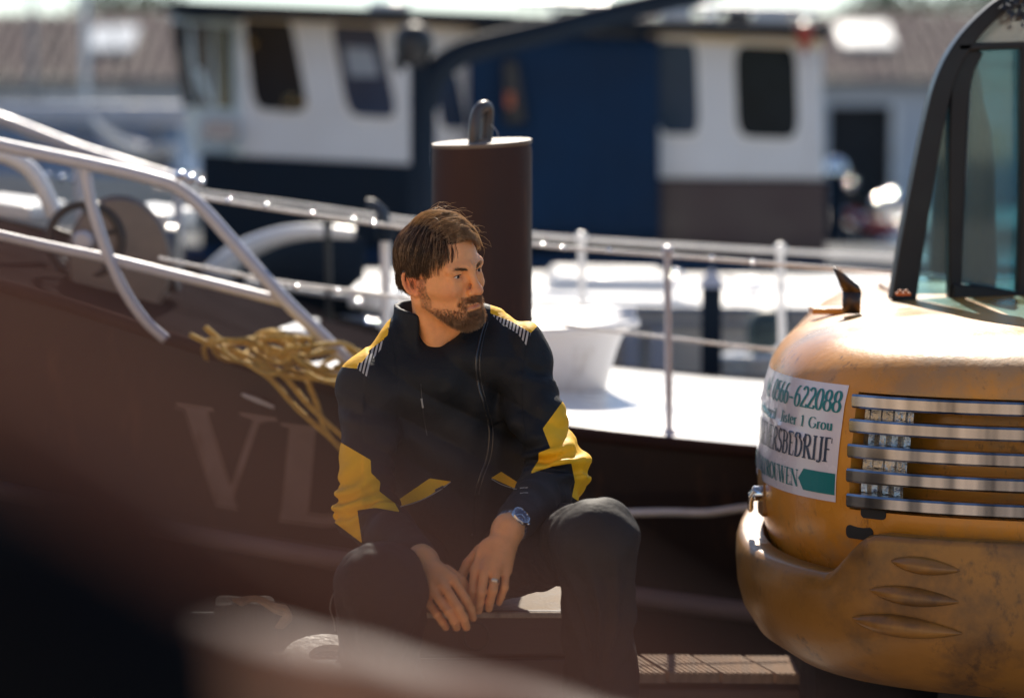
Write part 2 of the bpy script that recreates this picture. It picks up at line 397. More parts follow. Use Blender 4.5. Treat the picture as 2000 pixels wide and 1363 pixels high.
# ------------------------------------------------------------------ ground, water, quay
g = MB(); g.add([(-900, -300, -1.6), (900, -300, -1.6), (900, 1500, -1.6), (-900, 1500, -1.6)], [(0, 1, 2, 3)])
tag(g.build('ground', mat('harbour_bed', (0.09, 0.08, 0.07), 0.9), smooth=False), kind='structure')
M_water = mat('harbour_water', (0.012, 0.022, 0.030), 0.08, var=0.2, scale=0.6, bump=0.5, bscale=2.2, rvar=0.03)
g = MB(); g.add([(-400, 6.24, -0.95), (400, 6.24, -0.95), (400, 46, -0.95), (-400, 46, -0.95)], [(0, 1, 2, 3)])
tag(g.build('water', M_water, smooth=False), kind='structure')
g = MB(); g.add([(-900, 46, -1.6), (900, 46, -1.6), (900, 46, -0.36), (-900, 46, -0.36), (900, 1500, -0.36), (-900, 1500, -0.36)], [(0, 1, 2, 3), (3, 2, 4, 5)])
tag(g.build('far_quay', mat('far_quay_paving', (0.28, 0.25, 0.23), 0.9, scale=0.5), smooth=False), kind='structure')
g = MB(); g.box((0, -11.95, -0.9), (120, 36.3, 1.48))
quay = tag(g.build('quay', M_concrete, smooth=False), kind='structure')
# unseen ochre wall added behind the camera to bounce warm sunlight onto the face
wa, wb_ = Vector((-9.0, 1.5, 0)), Vector((-1.2, -5.5, 0)); wd = (wb_ - wa).normalized(); wn_ = Vector((-wd.y, wd.x, 0))
g = MB(); g.prism([wa + Vector((0, 0, -0.16)), wb_ + Vector((0, 0, -0.16)), wb_ + Vector((0, 0, 6)), wa + Vector((0, 0, 6))], Vector((wd.y, -wd.x, 0)) * 0.4)
wall = tag(g.build('added_bounce_wall', mat('ochre_plaster', (0.72, 0.48, 0.26), 0.85, var=0.12, scale=1.5, bump=0.2, bscale=12), smooth=False), kind='structure')
for k in range(5):
    for z in (1.4, 4.2):
        c = wa.lerp(wb_, 0.12 + 0.19 * k) + Vector((0, 0, z)) + wn_ * 0.01
        g = MB(); g.prism([c - wd * 0.4 - Vector((0, 0, 0.7)), c + wd * 0.4 - Vector((0, 0, 0.7)), c + wd * 0.4 + Vector((0, 0, 0.7)), c - wd * 0.4 + Vector((0, 0, 0.7))], wn_ * 0.03); g.build('window', M_glassdark, wall, smooth=False)
# edge of the quay: a timber beam with grooved boards on top, laid askew
g = MB(); g.box((0, 5.945, -0.11), (30, 0.37, 0.14))
edge = g.build('edge_beam', M_beam, quay, bevel=0.01)
bd = Vector((0.30, -1, 0)).normalized(); bu = Vector((bd.y, -bd.x, 0)) * -1
bmesh_board = None
def board_mesh():
    mb = MB(); w = 0.118; n = 9; L = 0.43
    prof = []
    for k in range(n):                                   # grooved top
        x0 = -w / 2 + w * k / n; x1 = -w / 2 + w * (k + 1) / n; q = (x1 - x0) * 0.22
        prof += [(x0 + q * 0.5, -0.0035), (x0 + q, 0.0), (x1 - q, 0.0), (x1 - q * 0.5, -0.0035)]
    prof = [(-w / 2, -0.026)] + prof + [(w / 2, -0.026)]
    a = [bu * x + bd * ((0.03 - bu.y * x) / bd.y) + Vector((0, 0, z)) for x, z in prof]
    b = [bu * x + bd * ((-0.17 - bu.y * x) / bd.y) + Vector((0, 0, z)) for x, z in prof]
    mb.grid([a, b]); nn = len(a)
    mb.f.append(tuple(range(nn))); mb.f.append(tuple(range(2 * nn - 1, nn - 1, -1)))
    return mb
proto = None
for i in range(-14, 17):
    x = i * 0.130
    if proto is None:
        proto = board_mesh().build('board', M_deckwood, quay, smooth=False); o = proto
    else:
        o = proto.copy(); COL.objects.link(o); o.location = (0, 0, 0); o.parent = None; attach(o, quay)
    o.location += Vector((x, 5.93, 0.001 + RNG.uniform(-0.002, 0.002)))

# ------------------------------------------------------------------ far shed with tiled roof
YB = 60.0
def zB(py, Y=YB): return P(1000, py, Y).z
def xB(px, Y=YB): return P(px, 681, Y).x
shed = thing('shed', 'long low shed with brown tiled roof and pale walls across the water', 'shed', (0, YB, -0.36))
zr, ze = zB(22), zB(158)
zr_far = zr + 0.12
rows = []
ncol = 900; nr = 16
for r in range(nr + 1):
    for lip in (0, 1):
        f = r / nr
        Yr = YB - 0.3 + 4.0 * f
        zz = ze + (zr_far - ze) * f + (0.06 if lip else 0.0)
        if r == nr and lip: continue
        rows.append([(-26 + 52 * k / ncol, Yr, zz + 0.05 * math.sin(k * 2 * math.pi / 6)) for k in range(ncol + 1)])
g = MB(); g.grid(rows); roof = g.build('roof', M_tile, shed, ang=60)
g = MB(); g.box((0, YB - 0.36, ze - 0.06), (52, 0.12, 0.16)); g.build('gutter', mat('grey_gutter', (0.10, 0.12, 0.14), 0.5), roof)
M_skyl = mat('skylight_glass', (0.85, 0.85, 0.82), 0.28, var=0.03, rvar=0.0)
for (a, b, c, d) in ((160, 250, 52, 102), (1652, 1758, 46, 94), (-300, -210, 52, 102), (2250, 2350, 46, 94)):
    z0, z1 = zB(d), zB(c)
    def onroof(px, z): f = (z - ze) / (zr_far - ze); return Vector((xB(px), YB - 0.3 + 4 * f - 0.05, z + 0.14))
    g = MB(); g.prism([onroof(a, z0), onroof(b, z0), onroof(b, z1), onroof(a, z1)], (0, 0.03, -0.1)); g.build('skylight', M_skyl, roof)
# wall around a dark doorway
xd0, xd1, zd = xB(1612), xB(1738), zB(206)
g = MB()
for x0, x1, z0, z1 in ((-26, xd0, -0.36, ze - 0.1), (xd1, 26, -0.36, ze - 0.1), (xd0, xd1, zd, ze - 0.1)):
    g.box(((x0 + x1) / 2, YB + 0.15, (z0 + z1) / 2), (x1 - x0, 0.3, z1 - z0))
g.build('wall', M_wall, shed, smooth=False)
g = MB(); g.box(((xd0 + xd1) / 2, YB + 1.6, (zd - 0.36) / 2 + 0.0), (xd1 - xd0 + 0.2, 2.4, zd + 0.36)); g.build('doorway', M_inside, shed, smooth=False)
g = MB()
g.box((xB(1742), YB - 0.05, (zd - 0.36) / 2), (0.14, 0.1, zd + 0.36)); g.build('door_frame', M_white, shed)
for k, px in enumerate((60, 300, 1900)):
    g = MB(); g.box((xB(px), YB - 0.03, 1.1), (1.7, 0.06, 1.1)); w = g.build('window', M_white, shed)
    g = MB(); g.box((xB(px), YB - 0.07, 1.1), (1.5, 0.03, 0.9)); g.build('pane', M_glassdark, w)
g = MB(); g.box((0, YB + 9, 1.0), (52, 10, 2.7)); g.build('rear_wall', M_wall, shed, smooth=False)

# far trees behind the shed, only a pale line above the roof
M_leaf = mat('far_leaf', (0.075, 0.085, 0.045), 0.8, var=0.4, scale=0.5)
M_bark = mat('bark', (0.10, 0.08, 0.06), 0.9)
def far_tree(x, Y, h, r, label):
    t = thing('far_tree', label, 'tree', (x, Y, -0.36), 'bare trees beyond the shed roof')
    mb = MB(); mb.tube([(x, Y, -0.36), (x + 0.2, Y, h * 0.4), (x - 0.1, Y, h * 0.8)], [0.3, 0.2, 0.08], 7)
    for k in range(7):
        a = RNG.uniform(0, 6.28); z = h * RNG.uniform(0.4, 0.7)
        mb.tube([(x, Y, z), (x + math.cos(a) * r * 0.5, Y + math.sin(a) * r * 0.5, z + r * 0.4), (x + math.cos(a) * r * 0.8, Y + math.sin(a) * r * 0.8, z + r * 0.8)], [0.1, 0.06, 0.02], 5)
    mb.build('trunk', M_bark, t)
    vs = []; fs = []
    for k in range(1500):
        v = Vector((RNG.gauss(0, 1), RNG.gauss(0, 1), RNG.gauss(0, 1))).normalized() * (RNG.random() ** 0.4)
        if math.sin(v.x * 5 + x) * math.sin(v.z * 6) * math.sin(v.y * 5 + 1) > 0.25: continue
        c = Vector((x + v.x * r, Y + v.y * r, h * 0.72 + v.z * r * 0.75)); s = 0.16
        a = Vector((RNG.uniform(-1, 1), RNG.uniform(-1, 1), RNG.uniform(-1, 1))).normalized(); b = a.orthogonal().normalized()
        n = len(vs); vs += [c - a * s, c + b * s, c + a * s, c - b * s]; fs.append((n, n + 1, n + 2, n + 3))
    mb = MB(); mb.add(vs, fs); mb.build('crown', M_leaf, t, smooth=False, fix=False)
far_tree(-13, 84, 6.6, 2.6, 'leftmost far tree behind the shed roof')
far_tree(-9.5, 90, 6.2, 2.2, 'second far tree from the left behind the shed roof')
far_tree(13.5, 86, 6.8, 2.4, 'far tree behind the roof above the dark doorway')
far_tree(18, 92, 7.2, 2.6, 'rightmost far tree behind the shed roof')

# masts on the left
def mast(px, Y, r, ptop, label, m):
    t = thing('mast', label, 'mast', (P(px, 300, Y).x, Y, -0.95), 'slim masts on the left')
    a, b = P(px, 420, Y), P(px, ptop, Y); a.z = -0.95
    mb = MB(); mb.tube([a, b], [r, r * 0.9], 10); mb.build('pole', m, t)
    mb = MB(); c = P(px, 190, Y); mb.tube([c + Vector((-0.5, 0, 0)), c + Vector((0.5, 0, 0))], 0.02, 8); mb.build('spreader', m, t)
    for s in (-1, 1):
        mb = MB(); mb.tube([b, c + Vector((s * 0.5, 0, 0)), Vector((c.x + s * 0.9, Y, -0.3))], 0.010, 6); mb.build('shroud', M_dark, t)
mast(166, 27, 0.048, -150, 'thicker pale mast in front of the shed roof at left', M_white)
mast(62, 34, 0.045, -150, 'thinner greyish mast nearest the left edge', mat('grey_mast', (0.42, 0.38, 0.36), 0.5))

# ------------------------------------------------------------------ pale cabin boat at the left
Yc = 22.0
t = thing('cabin_cruiser', 'pale cabin boat with blue sides behind the railing at left', 'boat', P(150, 400, Yc))
def slab(mb, x0, x1, y0, y1, Y, dep):
    a, b, c, d = P(x0, y1, Y), P(x1, y1, Y), P(x1, y0, Y), P(x0, y0, Y)
    mb.prism([a, b, c, d], (0, dep, 0))
g = MB(); slab(g, -260, 372, 203, 246, Yc, 2.2); g.build('cabin_roof', mat('lilac_white_paint', (0.60, 0.59, 0.62), 0.5), t, bevel=0.04)
g = MB(); slab(g, -240, 352, 246, 350, Yc + 0.1, 2.0); g.build('cabin_side', mat('pale_blue_paint', (0.20, 0.29, 0.42), 0.5), t)
for px in (60, 165, 305):
    g = MB(); slab(g, px - 7, px + 7, 246, 350, Yc + 0.05, 0.03); g.build('post', mat('grey_post', (0.30, 0.30, 0.31), 0.6), t)
for a, b in ((80, 150), (185, 290)):
    g = MB(); slab(g, a, b, 262, 300, Yc + 0.07, 0.02); g.build('window', mat('blue_window', (0.16, 0.25, 0.40), 0.1), t)
g = MB()
rows = []
for f, (y0, y1, dd) in enumerate(((350, 470, 0.0),)):
    pass
pts_t = [P(px, 350 - 8 * math.sin((px + 300) / 700 * 3.1), Yc - 0.3) for px in range(-300, 461, 40)]
pts_b = [p + Vector((0, 0.5, -1.0)) for p in pts_t]
g.grid([[p + Vector((0, 2.6, 0)) for p in pts_t], pts_t, pts_b]); g.build('hull', M_white, t)
# white dinghy prow
t = thing('dinghy', 'small white dinghy with upswept prow beside the pale cabin boat', 'dinghy', P(260, 330, 17))
rows = []
for k in range(15):
    f = k / 14
    cx = 178 + (340 - 178) * f
    cy = 232 + 66 * math.sin(f * math.pi * 0.62) ** 0.8 - 18 * max(0, f - 0.6)
    w = 0.015 + 0.09 * math.sin(min(1, f * 1.3) * math.pi * 0.5); h = 0.03 + 0.10 * math.sin(min(1, f * 1.5) * math.pi * 0.5)
    c = P(cx, cy, 17)
    rows.append([c + Vector((0, math.cos(a) * w * 2.2, math.sin(a) * h)) for a in [math.radians(10 - q * 20) for q in range(11)]])
g = MB(); g.grid(rows); o = g.build('hull', M_white, t)
md = o.modifiers.new('thick', 'SOLIDIFY'); md.thickness = 0.02
g = MB(); g.tube([r[0] for r in rows], 0.016, 8); g.build('gunwale', M_white, t)
g = MB(); g.tube([r[-1] for r in rows], 0.016, 8); g.build('gunwale', M_white, t)

# ------------------------------------------------------------------ red and dark vehicle before the doorway
Yv = 26.0
t = thing('motorcycle', 'blurred red and dark motorcycle with bright chrome before the dark doorway', 'motorcycle', P(1690, 520, Yv))
def pv(px, py, d=0): return P(px, py, Yv + d)
for px in (1632, 1748):
    c = pv(px, 468); mb = MB()
    mb.tube([c + Vector((math.cos(a) * 0.16, 0, math.sin(a) * 0.16)) for a in [k * math.pi / 12 for k in range(25)]], 0.045, 8, caps=False)
    w = mb.build('wheel', M_blackrub, t); mb = MB()
    mb.lathe([(0.02, -0.05), (0.13, -0.01), (0.13, 0.01), (0.02, 0.05)], c, 16, Matrix.Rotation(math.pi / 2, 3, 'X')); mb.build('rim', M_chrome, w)
mb = MB(); mb.tube(smooth_path([pv(1618, 432), pv(1660, 420), pv(1700, 440), pv(1745, 446), pv(1765, 438)]), [0.05 + 0.045 * math.sin(k / 24 * 3.1) for k in range(25)], 10)
mb.build('body', mat('red_paint', (0.42, 0.035, 0.03), 0.25, coat=0.5), t)
mb = MB(); mb.tube(smooth_path([pv(1640, 415), pv(1680, 405), pv(1720, 418)]), 0.05, 10); mb.build('seat', M_blackrub, t)
mb = MB(); mb.tube([pv(1752, 470), pv(1735, 400), pv(1730, 372)], 0.022, 8); mb.build('fork', M_chrome, t)
mb = MB(); mb.lathe([(0.001, -0.085), (0.06, -0.06), (0.085, 0), (0.06, 0.06), (0.001, 0.085)], pv(1744, 388), 20); mb.build('headlight', M_chrome, t)
mb = MB(); mb.lathe([(0.001, -0.075), (0.053, -0.053), (0.075, 0), (0.053, 0.053), (0.001, 0.075)], pv(1718, 396), 20); mb.build('mirror', M_chrome, t)
mb = MB(); mb.tube([pv(1650, 462), pv(1700, 470), pv(1740, 462)], 0.03, 8); mb.build('exhaust', M_chrome, t)
mb = MB(); mb.box(pv(1690, 458, 0.02), (0.22, 0.16, 0.16)); mb.build('engine', M_dark, t, bevel=0.02)
for px, py, r_ in ((1682, 428, 0.06), (1650, 416, 0.04), (1662, 358, 0.05), (1720, 478, 0.05)):
    mb = MB(); mb.lathe([(0.001, -r_), (r_ * 0.7, -r_ * 0.7), (r_, 0), (r_ * 0.7, r_ * 0.7), (0.001, r_)], pv(px, py, -0.12), 18); mb.build('glint_ball', M_chrome, t)  # chrome balls added for sun glints, not working lamps
t = thing('flue_pipe', 'dark blue capped pipe beside the white deckhouse corner', 'pipe', P(1632, 520, 24))
mb = MB(); a, b = P(1632, 520, 24), P(1632, 332, 24); mb.tube([a, b], 0.095, 14); mb.build('pipe', M_navy_dark, t)
mb = MB(); mb.lathe([(0.11, -0.02), (0.11, 0.02), (0.09, 0.07), (0.04, 0.11), (0.0, 0.12)], b, 16); mb.build('cap', M_chrome, t)
# ------------------------------------------------------------------ workboat with white wheelhouse
YW = 16.0
tug = thing('workboat', 'white and navy workboat with wheelhouse and blue tarpaulin behind the post', 'boat', P(980, 640, YW))
def lift(px): return (px - 340) * 0.040          # the deck line drops to the right
def wpt(px, py, d=0.0): return P(px, py + 0.0, YW + d)
def panel(name, pts, m, depth, parent, bevel=0.0):
    mb = MB(); mb.prism([wpt(x, y) for x, y in pts], (0, depth, 0)); return mb.build(name, m, parent, smooth=False, bevel=bevel)
def rounded_poly(pts, r=0.22, n=4):
    out = []; m = len(pts)
    for i in range(m):
        a, b, c = Vector(pts[i - 1]), Vector(pts[i]), Vector(pts[(i + 1) % m])
        p, q = b + (a - b) * r, b + (c - b) * r
        for k in range(n + 1):
            t = k / n; out.append(tuple((1 - t) ** 2 * p + 2 * t * (1 - t) * b + t * t * q))
    return out
def window(parent, pts, d, glass, frame_m, grow=7, name='window'):
    cx = sum(p[0] for p in pts) / len(pts); cy = sum(p[1] for p in pts) / len(pts)
    big = rounded_poly([(x + grow * (1 if x > cx else -1), y + grow * (1 if y > cy else -1)) for x, y in pts])
    rp = rounded_poly(pts)
    mb = MB()
    a = [wpt(x, y, d - 0.020) for x, y in big]; b = [wpt(x, y, d - 0.020) for x, y in rp]
    a2 = [p + Vector((0, 0.03, 0)) for p in a]; b2 = [p + Vector((0, 0.014, 0)) for p in b]
    mb.grid([a2, a, b, b2], closed=True)
    w = mb.build(name, frame_m, parent)
    mb = MB(); mb.prism([wpt(x, y, d - 0.008) for x, y in rp], (0, 0.006, 0)); mb.build('pane', glass, w, smooth=False)
    return w
M_frame = mat('grey_window_rubber', (0.10, 0.11, 0.13), 0.6)
M_wglass = mat('wheelhouse_glass', (0.010, 0.014, 0.020), 0.1, var=0.4, scale=3, spec=0.08, rvar=0.02)
M_wglass2 = mat('bluish_wheelhouse_glass', (0.022, 0.042, 0.085), 0.1, var=0.3, scale=2, spec=0.15, rvar=0.02)
# wheelhouse side wall (towards us) and raked front at its left
side = panel('wheelhouse_side', [(470, 40), (930, 58), (930, 330), (800, 322), (476, 306)], M_cabin, 2.6, tug)
mb = MB()                                                  # canted front corner of the wheelhouse
fr = [wpt(340, 28, 0.9), wpt(470, 40, 0.0), wpt(470, 306, -0.002), wpt(384, 304, 0.9)]
mb.add(fr, [(0, 1, 2, 3)]); mb.add([wpt(340, 28, 0.9), wpt(384, 304, 0.9), wpt(384, 304, 2.4), wpt(340, 28, 2.4)], [(0, 1, 2, 3)])
o = mb.build('wheelhouse_front', mat('pale_green_white_paint', (0.60, 0.66, 0.66), 0.5), tug, smooth=False)
md = o.modifiers.new('thick', 'SOLIDIFY'); md.thickness = 0.03; md.offset = -1
def onfront(u, v):
    a = fr[0].lerp(fr[1], u); b = fr[3].lerp(fr[2], u); return a.lerp(b, v)
nf = (fr[1] - fr[0]).cross(fr[3] - fr[0]).normalized(); nf = nf if nf.y < 0 else -nf
for u0, u1 in ((0.05, 0.27), (0.38, 0.61), (0.71, 0.94)):
    mb = MB(); mb.prism([onfront(u0, 0.64) + nf * 0.06, onfront(u1, 0.64) + nf * 0.06, onfront(u1, 0.05) + nf * 0.06, onfront(u0, 0.05) + nf * 0.06], nf * -0.05)
    mb.build('front_window', M_wglass, tug, smooth=False)
w = window(tug, [(474, 22), (566, 26), (604, 220), (496, 214)], -0.004, M_wglass, M_white, 6)
window(tug, [(644, 38), (738, 44), (778, 232), (680, 226)], -0.004, M_wglass2, M_white, 6)
window(tug, [(846, 140), (892, 140), (916, 252), (862, 252)], -0.004, M_wglass2, M_white, 6)
mb = MB(); mb.prism([wpt(x, y, -0.03) for x, y in rounded_poly([(672, 92), (728, 96), (742, 150), (682, 150)], 0.1)], (0, 0.012, 0)); mb.build('paper_in_window', mat('grey_card', (0.30, 0.33, 0.38), 0.7), tug)
# deckhouse to the right
panel('deckhouse_side', [(1270, 62), (1606, 76), (1612, 352), (1280, 350)], M_cabin, 2.6, tug, bevel=0.03)
window(tug, [(1283, 78), (1360, 80), (1366, 264), (1286, 262)], -0.004, M_wglass2, M_white, 6)
window(tug, [(1434, 86), (1554, 88), (1560, 272), (1440, 268)], -0.004, M_wglass, M_white, 6)
panel('cream_trim', [(1268, 58), (1606, 74), (1606, 96), (1268, 80)], M_cream, -0.02, tug)
panel('cream_trim', [(478, 22), (930, 44), (930, 62), (478, 40)], M_cream, -0.02, tug)
# roofs with dark edge
mb = MB(); mb.prism([wpt(292, 16, -0.35), wpt(350, 2, -0.35), wpt(1010, 28, -0.35), wpt(1010, 50, -0.35), wpt(350, 26, -0.35)], (0, 3.2, 0)); mb.build('wheelhouse_roof', M_navy_dark, tug, smooth=False, bevel=0.02)
mb = MB(); mb.prism([wpt(1010, 30, -0.30), wpt(1624, 48, -0.30), wpt(1626, 72, -0.30), wpt(1010, 54, -0.30)], (0, 3.0, 0)); mb.build('deckhouse_roof', M_navy_dark, tug, smooth=False, bevel=0.02)
# roof gear
for k, (px, w, h) in enumerate(((1320, 60, 30), (1382, 26, 46), (1440, 44, 28), (1505, 70, 24), (1572, 26, 34), (1120, 70, 18), (760, 80, 16))):
    py = 30 + (px - 1010) * 0.029 if px > 1010 else 2 + (px - 350) * 0.039
    mb = MB(); c = wpt(px, py - h / 2 + 4, 0.6 + 0.2 * (k % 3)); mb.box(c, (w / 295, 0.3, h / 295)); mb.build('roof_gear', [M_white, M_chrome, M_navy_dark][k % 3], tug, bevel=0.02)
mb = MB(); mb.tube([wpt(1010, 4), wpt(1600, 22)], 0.02, 8); mb.build('roof_rail', M_steel, tug)
for px in (1080, 1240, 1400, 1560):
    mb = MB(); mb.tube([wpt(px, 6 + (px - 1010) * 0.03), wpt(px, 40 + (px - 1010) * 0.03)], 0.014, 8); mb.build('rail_post', M_steel, tug)
# lower house and bulwark
panel('lower_house', [(392, 300), (800, 320), (930, 326), (1290, 348), (1612, 352), (1612, 520), (1290, 540), (392, 540)], M_navy_dark, 2.5, tug)
panel('brown_lower_wall', [(1290, 352), (1612, 356), (1612, 540), (1290, 540)], M_maroon, -0.02, tug)
# tarpaulin over the middle
rows = []
for r in range(13):
    f = r / 12; row = []
    for k in range(41):
        u = k / 40
        px = 915 + (1288 - 915) * u; py = 66 + 400 * f + 8 * u
        row.append(wpt(px, py, -0.16 + 0.018 * math.sin(u * 11 + f * 1.5) * (0.25 + f) + 0.006 * math.sin(u * 37 + 2 + 3 * f)))
    rows.append(row)
mb = MB(); mb.grid(rows); o = mb.build('tarpaulin', M_navy, tug); md = o.modifiers.new('t', 'SOLIDIFY'); md.thickness = 0.015
mb = MB(); mb.prism([wpt(980, 120, -0.24), wpt(1012, 112, -0.24), wpt(1030, 240, -0.24), wpt(985, 245, -0.24)], (0, 0.06, 0)); mb.build('hanging_strap', M_dark, tug, bevel=0.02)
mb = MB(); mb.box(wpt(996, 196, -0.28), (0.06, 0.05, 0.10)); mb.build('orange_buckle', mat('orange_plastic', (0.35, 0.09, 0.04), 0.5), tug, bevel=0.01)
# hull
pt = [wpt(px, 500 + (px - 400) * 0.02, -0.5) for px in range(-300, 2301, 100)]
mb = MB(); mb.grid([[p + Vector((0, 3.6, 0)) for p in pt], pt, [p + Vector((0, 0.2, -0.9)) for p in pt], [p + Vector((0, 0.5, -1.5)) for p in pt]]); mb.build('hull', M_navy_dark, tug)
mb = MB(); mb.tube(pt, 0.05, 8); mb.build('rubbing_strake', M_navy, tug)
# bow bulwark at the left and a lamp on the wheelhouse front
rows = [[wpt(px, 505 - (760 - px) * 0.0, -0.75) for px in range(-200, 761, 60)], [wpt(px, 620, -0.6) for px in range(-200, 761, 60)]]
mb = MB(); mb.grid(rows); o = mb.build('bulwark', M_navy_dark, tug); md = o.modifiers.new('t', 'SOLIDIFY'); md.thickness = 0.04
mb = MB(); mb.prism([wpt(x, y, -0.12) for x, y in rounded_poly([(386, 224), (470, 226), (470, 282), (386, 280)], 0.35)], (0, 0.14, 0)); o = mb.build('front_lamp', mat('pale_grey_paint', (0.45, 0.47, 0.50), 0.5), tug, bevel=0.02)
mb = MB(); mb.prism([wpt(x, y, -0.125) for x, y in rounded_poly([(400, 238), (458, 240), (458, 270), (400, 268)], 0.2)], (0, 0.01, 0)); mb.build('lens', mat('lamp_lens', (0.35, 0.34, 0.36), 0.15), o)
# wheel and gear inside seen through the door window
for px, py, r in ((566, 196, 0.045), (590, 200, 0.035), (492, 84, 0.05)):
    mb = MB(); mb.lathe([(0, -r), (r * 0.7, -r * 0.7), (r, 0), (r * 0.7, r * 0.7), (0, r)], wpt(px, py, -0.03), 14); mb.build('brass_instrument', mat('brass', (0.60, 0.38, 0.16), 0.25, metal=0.9), tug)

# red lantern under the deckhouse roof corner
t = thing('lantern', 'red lantern hanging from the deckhouse roof corner', 'lantern', wpt(1572, 110, -0.5))
mb = MB(); mb.lathe([(0.02, 0.10), (0.045, 0.09), (0.055, 0.03), (0.05, -0.02), (0.02, -0.06), (0.015, -0.10)], wpt(1572, 74, -0.45), 14); mb.build('lamp_body', mat('red_lamp', (0.36, 0.05, 0.03), 0.4), t)
mb = MB(); mb.tube(smooth_path([wpt(1572, 96, -0.45), wpt(1566, 110, -0.45), wpt(1574, 122, -0.45), wpt(1582, 112, -0.45)]), 0.010, 8); mb.build('hook', M_steel, t)

# ------------------------------------------------------------------ crane davit
YD = 12.5
t = thing('davit_crane', 'dark steel davit crane with long curved boom before the wheelhouse', 'crane', P(826, 520, YD))
def dp(px, py): return P(px, py, YD)
mb = MB(); mb.tube([P(826, 560, YD), P(826, 300, YD), P(826, 130, YD)], 0.066, 14); mb.build('column', M_navy_dark, t)
mb = MB(); pa = smooth_path([dp(826, 210), dp(838, 168), dp(866, 128), dp(912, 100), dp(980, 82), dp(1080, 58), dp(1200, 26), dp(1330, -4), dp(1460, -34)], 5)
mb.tube(pa, [0.075 - 0.022 * k / len(pa) for k in range(len(pa))], 12); mb.build('boom', M_navy_dark, t)
mb = MB(); mb.lathe([(0.02, -0.10), (0.075, -0.09), (0.10, -0.02), (0.10, 0.05), (0.07, 0.10), (0.02, 0.12)], dp(808, 92), 18); mb.build('winch_head', M_dark, t)
mb = MB(); mb.tube(smooth_path([dp(792, 100), dp(774, 122), dp(786, 140)]), 0.018, 8); mb.build('hook', M_dark, t)
mb = MB(); mb.lathe([(0.12, -0.05), (0.12, 0.0), (0.085, 0.04), (0.07, 0.12)], P(826, 556, YD), 16); mb.build('base_flange', M_dark, t)

# ------------------------------------------------------------------ white yacht behind the post
t = thing('white_yacht', 'low white yacht with bright sunlit deck between the post and the digger', 'yacht', P(1300, 745, 10.6))
Yy = 10.4
top = [P(px, 604 + (px - 1000) * 0.012, Yy) for px in range(640, 2301, 60)]
side_b = [P(px, 790, Yy + 0.25) for px in range(640, 2301, 60)]
back = [p + Vector((0, 2.4, 0.03)) for p in top]
mb = MB(); mb.grid([top, side_b]); mb.build('hull', M_white, t)
mb = MB(); mb.grid([back, [p + Vector((0, 1.2, 0.05)) for p in top], top]); mb.build('deck', M_white, t)
mb = MB(); mb.grid([back, [p + Vector((0, 0.1, -1.2)) for p in back]]); mb.build('far_side', M_white, t)
mb = MB(); mb.tube([p + Vector((0, -0.01, 0.01)) for p in top], 0.022, 8); mb.build('toe_rail', mat('grey_blue_trim', (0.20, 0.24, 0.32), 0.5), t)
mb = MB(); mb.tube([p.lerp(q, 0.12) + Vector((0, -0.02, 0)) for p, q in zip(top, side_b)], 0.012, 8); mb.build('trim_line', mat('grey_blue_trim', (0.2, 0.24, 0.32), 0.5), t)
a, b = P(1060, 572, 11.2), P(1330, 578, 11.2)
mb = MB(); mb.prism([a, b, b + Vector((-0.05, 0, 0.085)), a + Vector((0.06, 0, 0.085))], (0, 0.9, 0)); mb.build('coachroof', M_white, t, bevel=0.02)
a, b = P(1420, 580, 11.4), P(1700, 584, 11.4)
mb = MB(); mb.prism([a, b, b + Vector((-0.05, 0, 0.07)), a + Vector((0.06, 0, 0.07))], (0, 0.7, 0)); mb.build('hatch', M_white, t, bevel=0.02)
for px in (1232, 1285):
    mb = MB(); mb.box(P(px, 690, 10.42), (0.07, 0.04, 0.22)); mb.build('fender_board', mat('grey_blue_board', (0.36, 0.38, 0.45), 0.6), t)
for px, py in ((1318, 549), (1472, 566)):
    mb = MB(); c = P(px, py, 11.0); mb.lathe([(0.02, -0.05), (0.025, 0), (0.04, 0.01), (0.045, 0.03), (0.03, 0.045), (0, 0.05)], c, 14); mb.build('winch', M_chrome, t)

t = thing('mooring_pile', 'dark square mooring pile with pale pointed cap by the white yacht', 'pile', P(1390, 760, 9.2))
a = P(1390, 560, 9.2); w = 0.037
mb = MB(); mb.box((a.x, 9.2, (a.z - 1.2) / 2), (2 * w, 2 * w, a.z + 1.2)); mb.build('shaft', M_navy_dark, t, bevel=0.006)
mb = MB(); q = 0.055
mb.add([(a.x - q, 9.2 - q, a.z), (a.x + q, 9.2 - q, a.z), (a.x + q, 9.2 + q, a.z), (a.x - q, 9.2 + q, a.z), (a.x, 9.2, a.z + 0.075)], [(0, 1, 4), (1, 2, 4), (2, 3, 4), (3, 0, 4), (3, 2, 1, 0)])
mb.build('cap', M_steel, t, smooth=False)

t = thing('outboard_motor', 'covered dark green outboard motor near the digger', 'outboard motor', P(1490, 700, 9.6))
rows = []
for k, (py, w) in enumerate(((696, 0.045), (690, 0.062), (650, 0.072), (622, 0.066), (608, 0.05), (602, 0.02))):
    c = P(1490 + k * 2, py, 9.6)
    rows.append([c + Vector((math.copysign(abs(math.cos(a)) ** 0.5, math.cos(a)) * w, math.copysign(abs(math.sin(a)) ** 0.5, math.sin(a)) * w * 1.2, 0)) for a in [q * math.pi / 8 for q in range(16)]])
mb = MB(); mb.grid(rows, closed=True); mb.f.append(tuple(range(5 * 16, 6 * 16))); mb.build('cover', mat('dark_green_cover', (0.045, 0.07, 0.072), 0.6), t)
mb = MB(); mb.tube(smooth_path([P(1524, 640, 9.6), P(1530, 612, 9.6), P(1522, 598, 9.6)]), [0.02] * 12 + [0.012], 8); mb.build('tiller', M_navy_dark, t)
mb = MB(); mb.box(P(1492, 722, 9.62), (0.05, 0.06, 0.14)); mb.build('leg', M_dark, t)
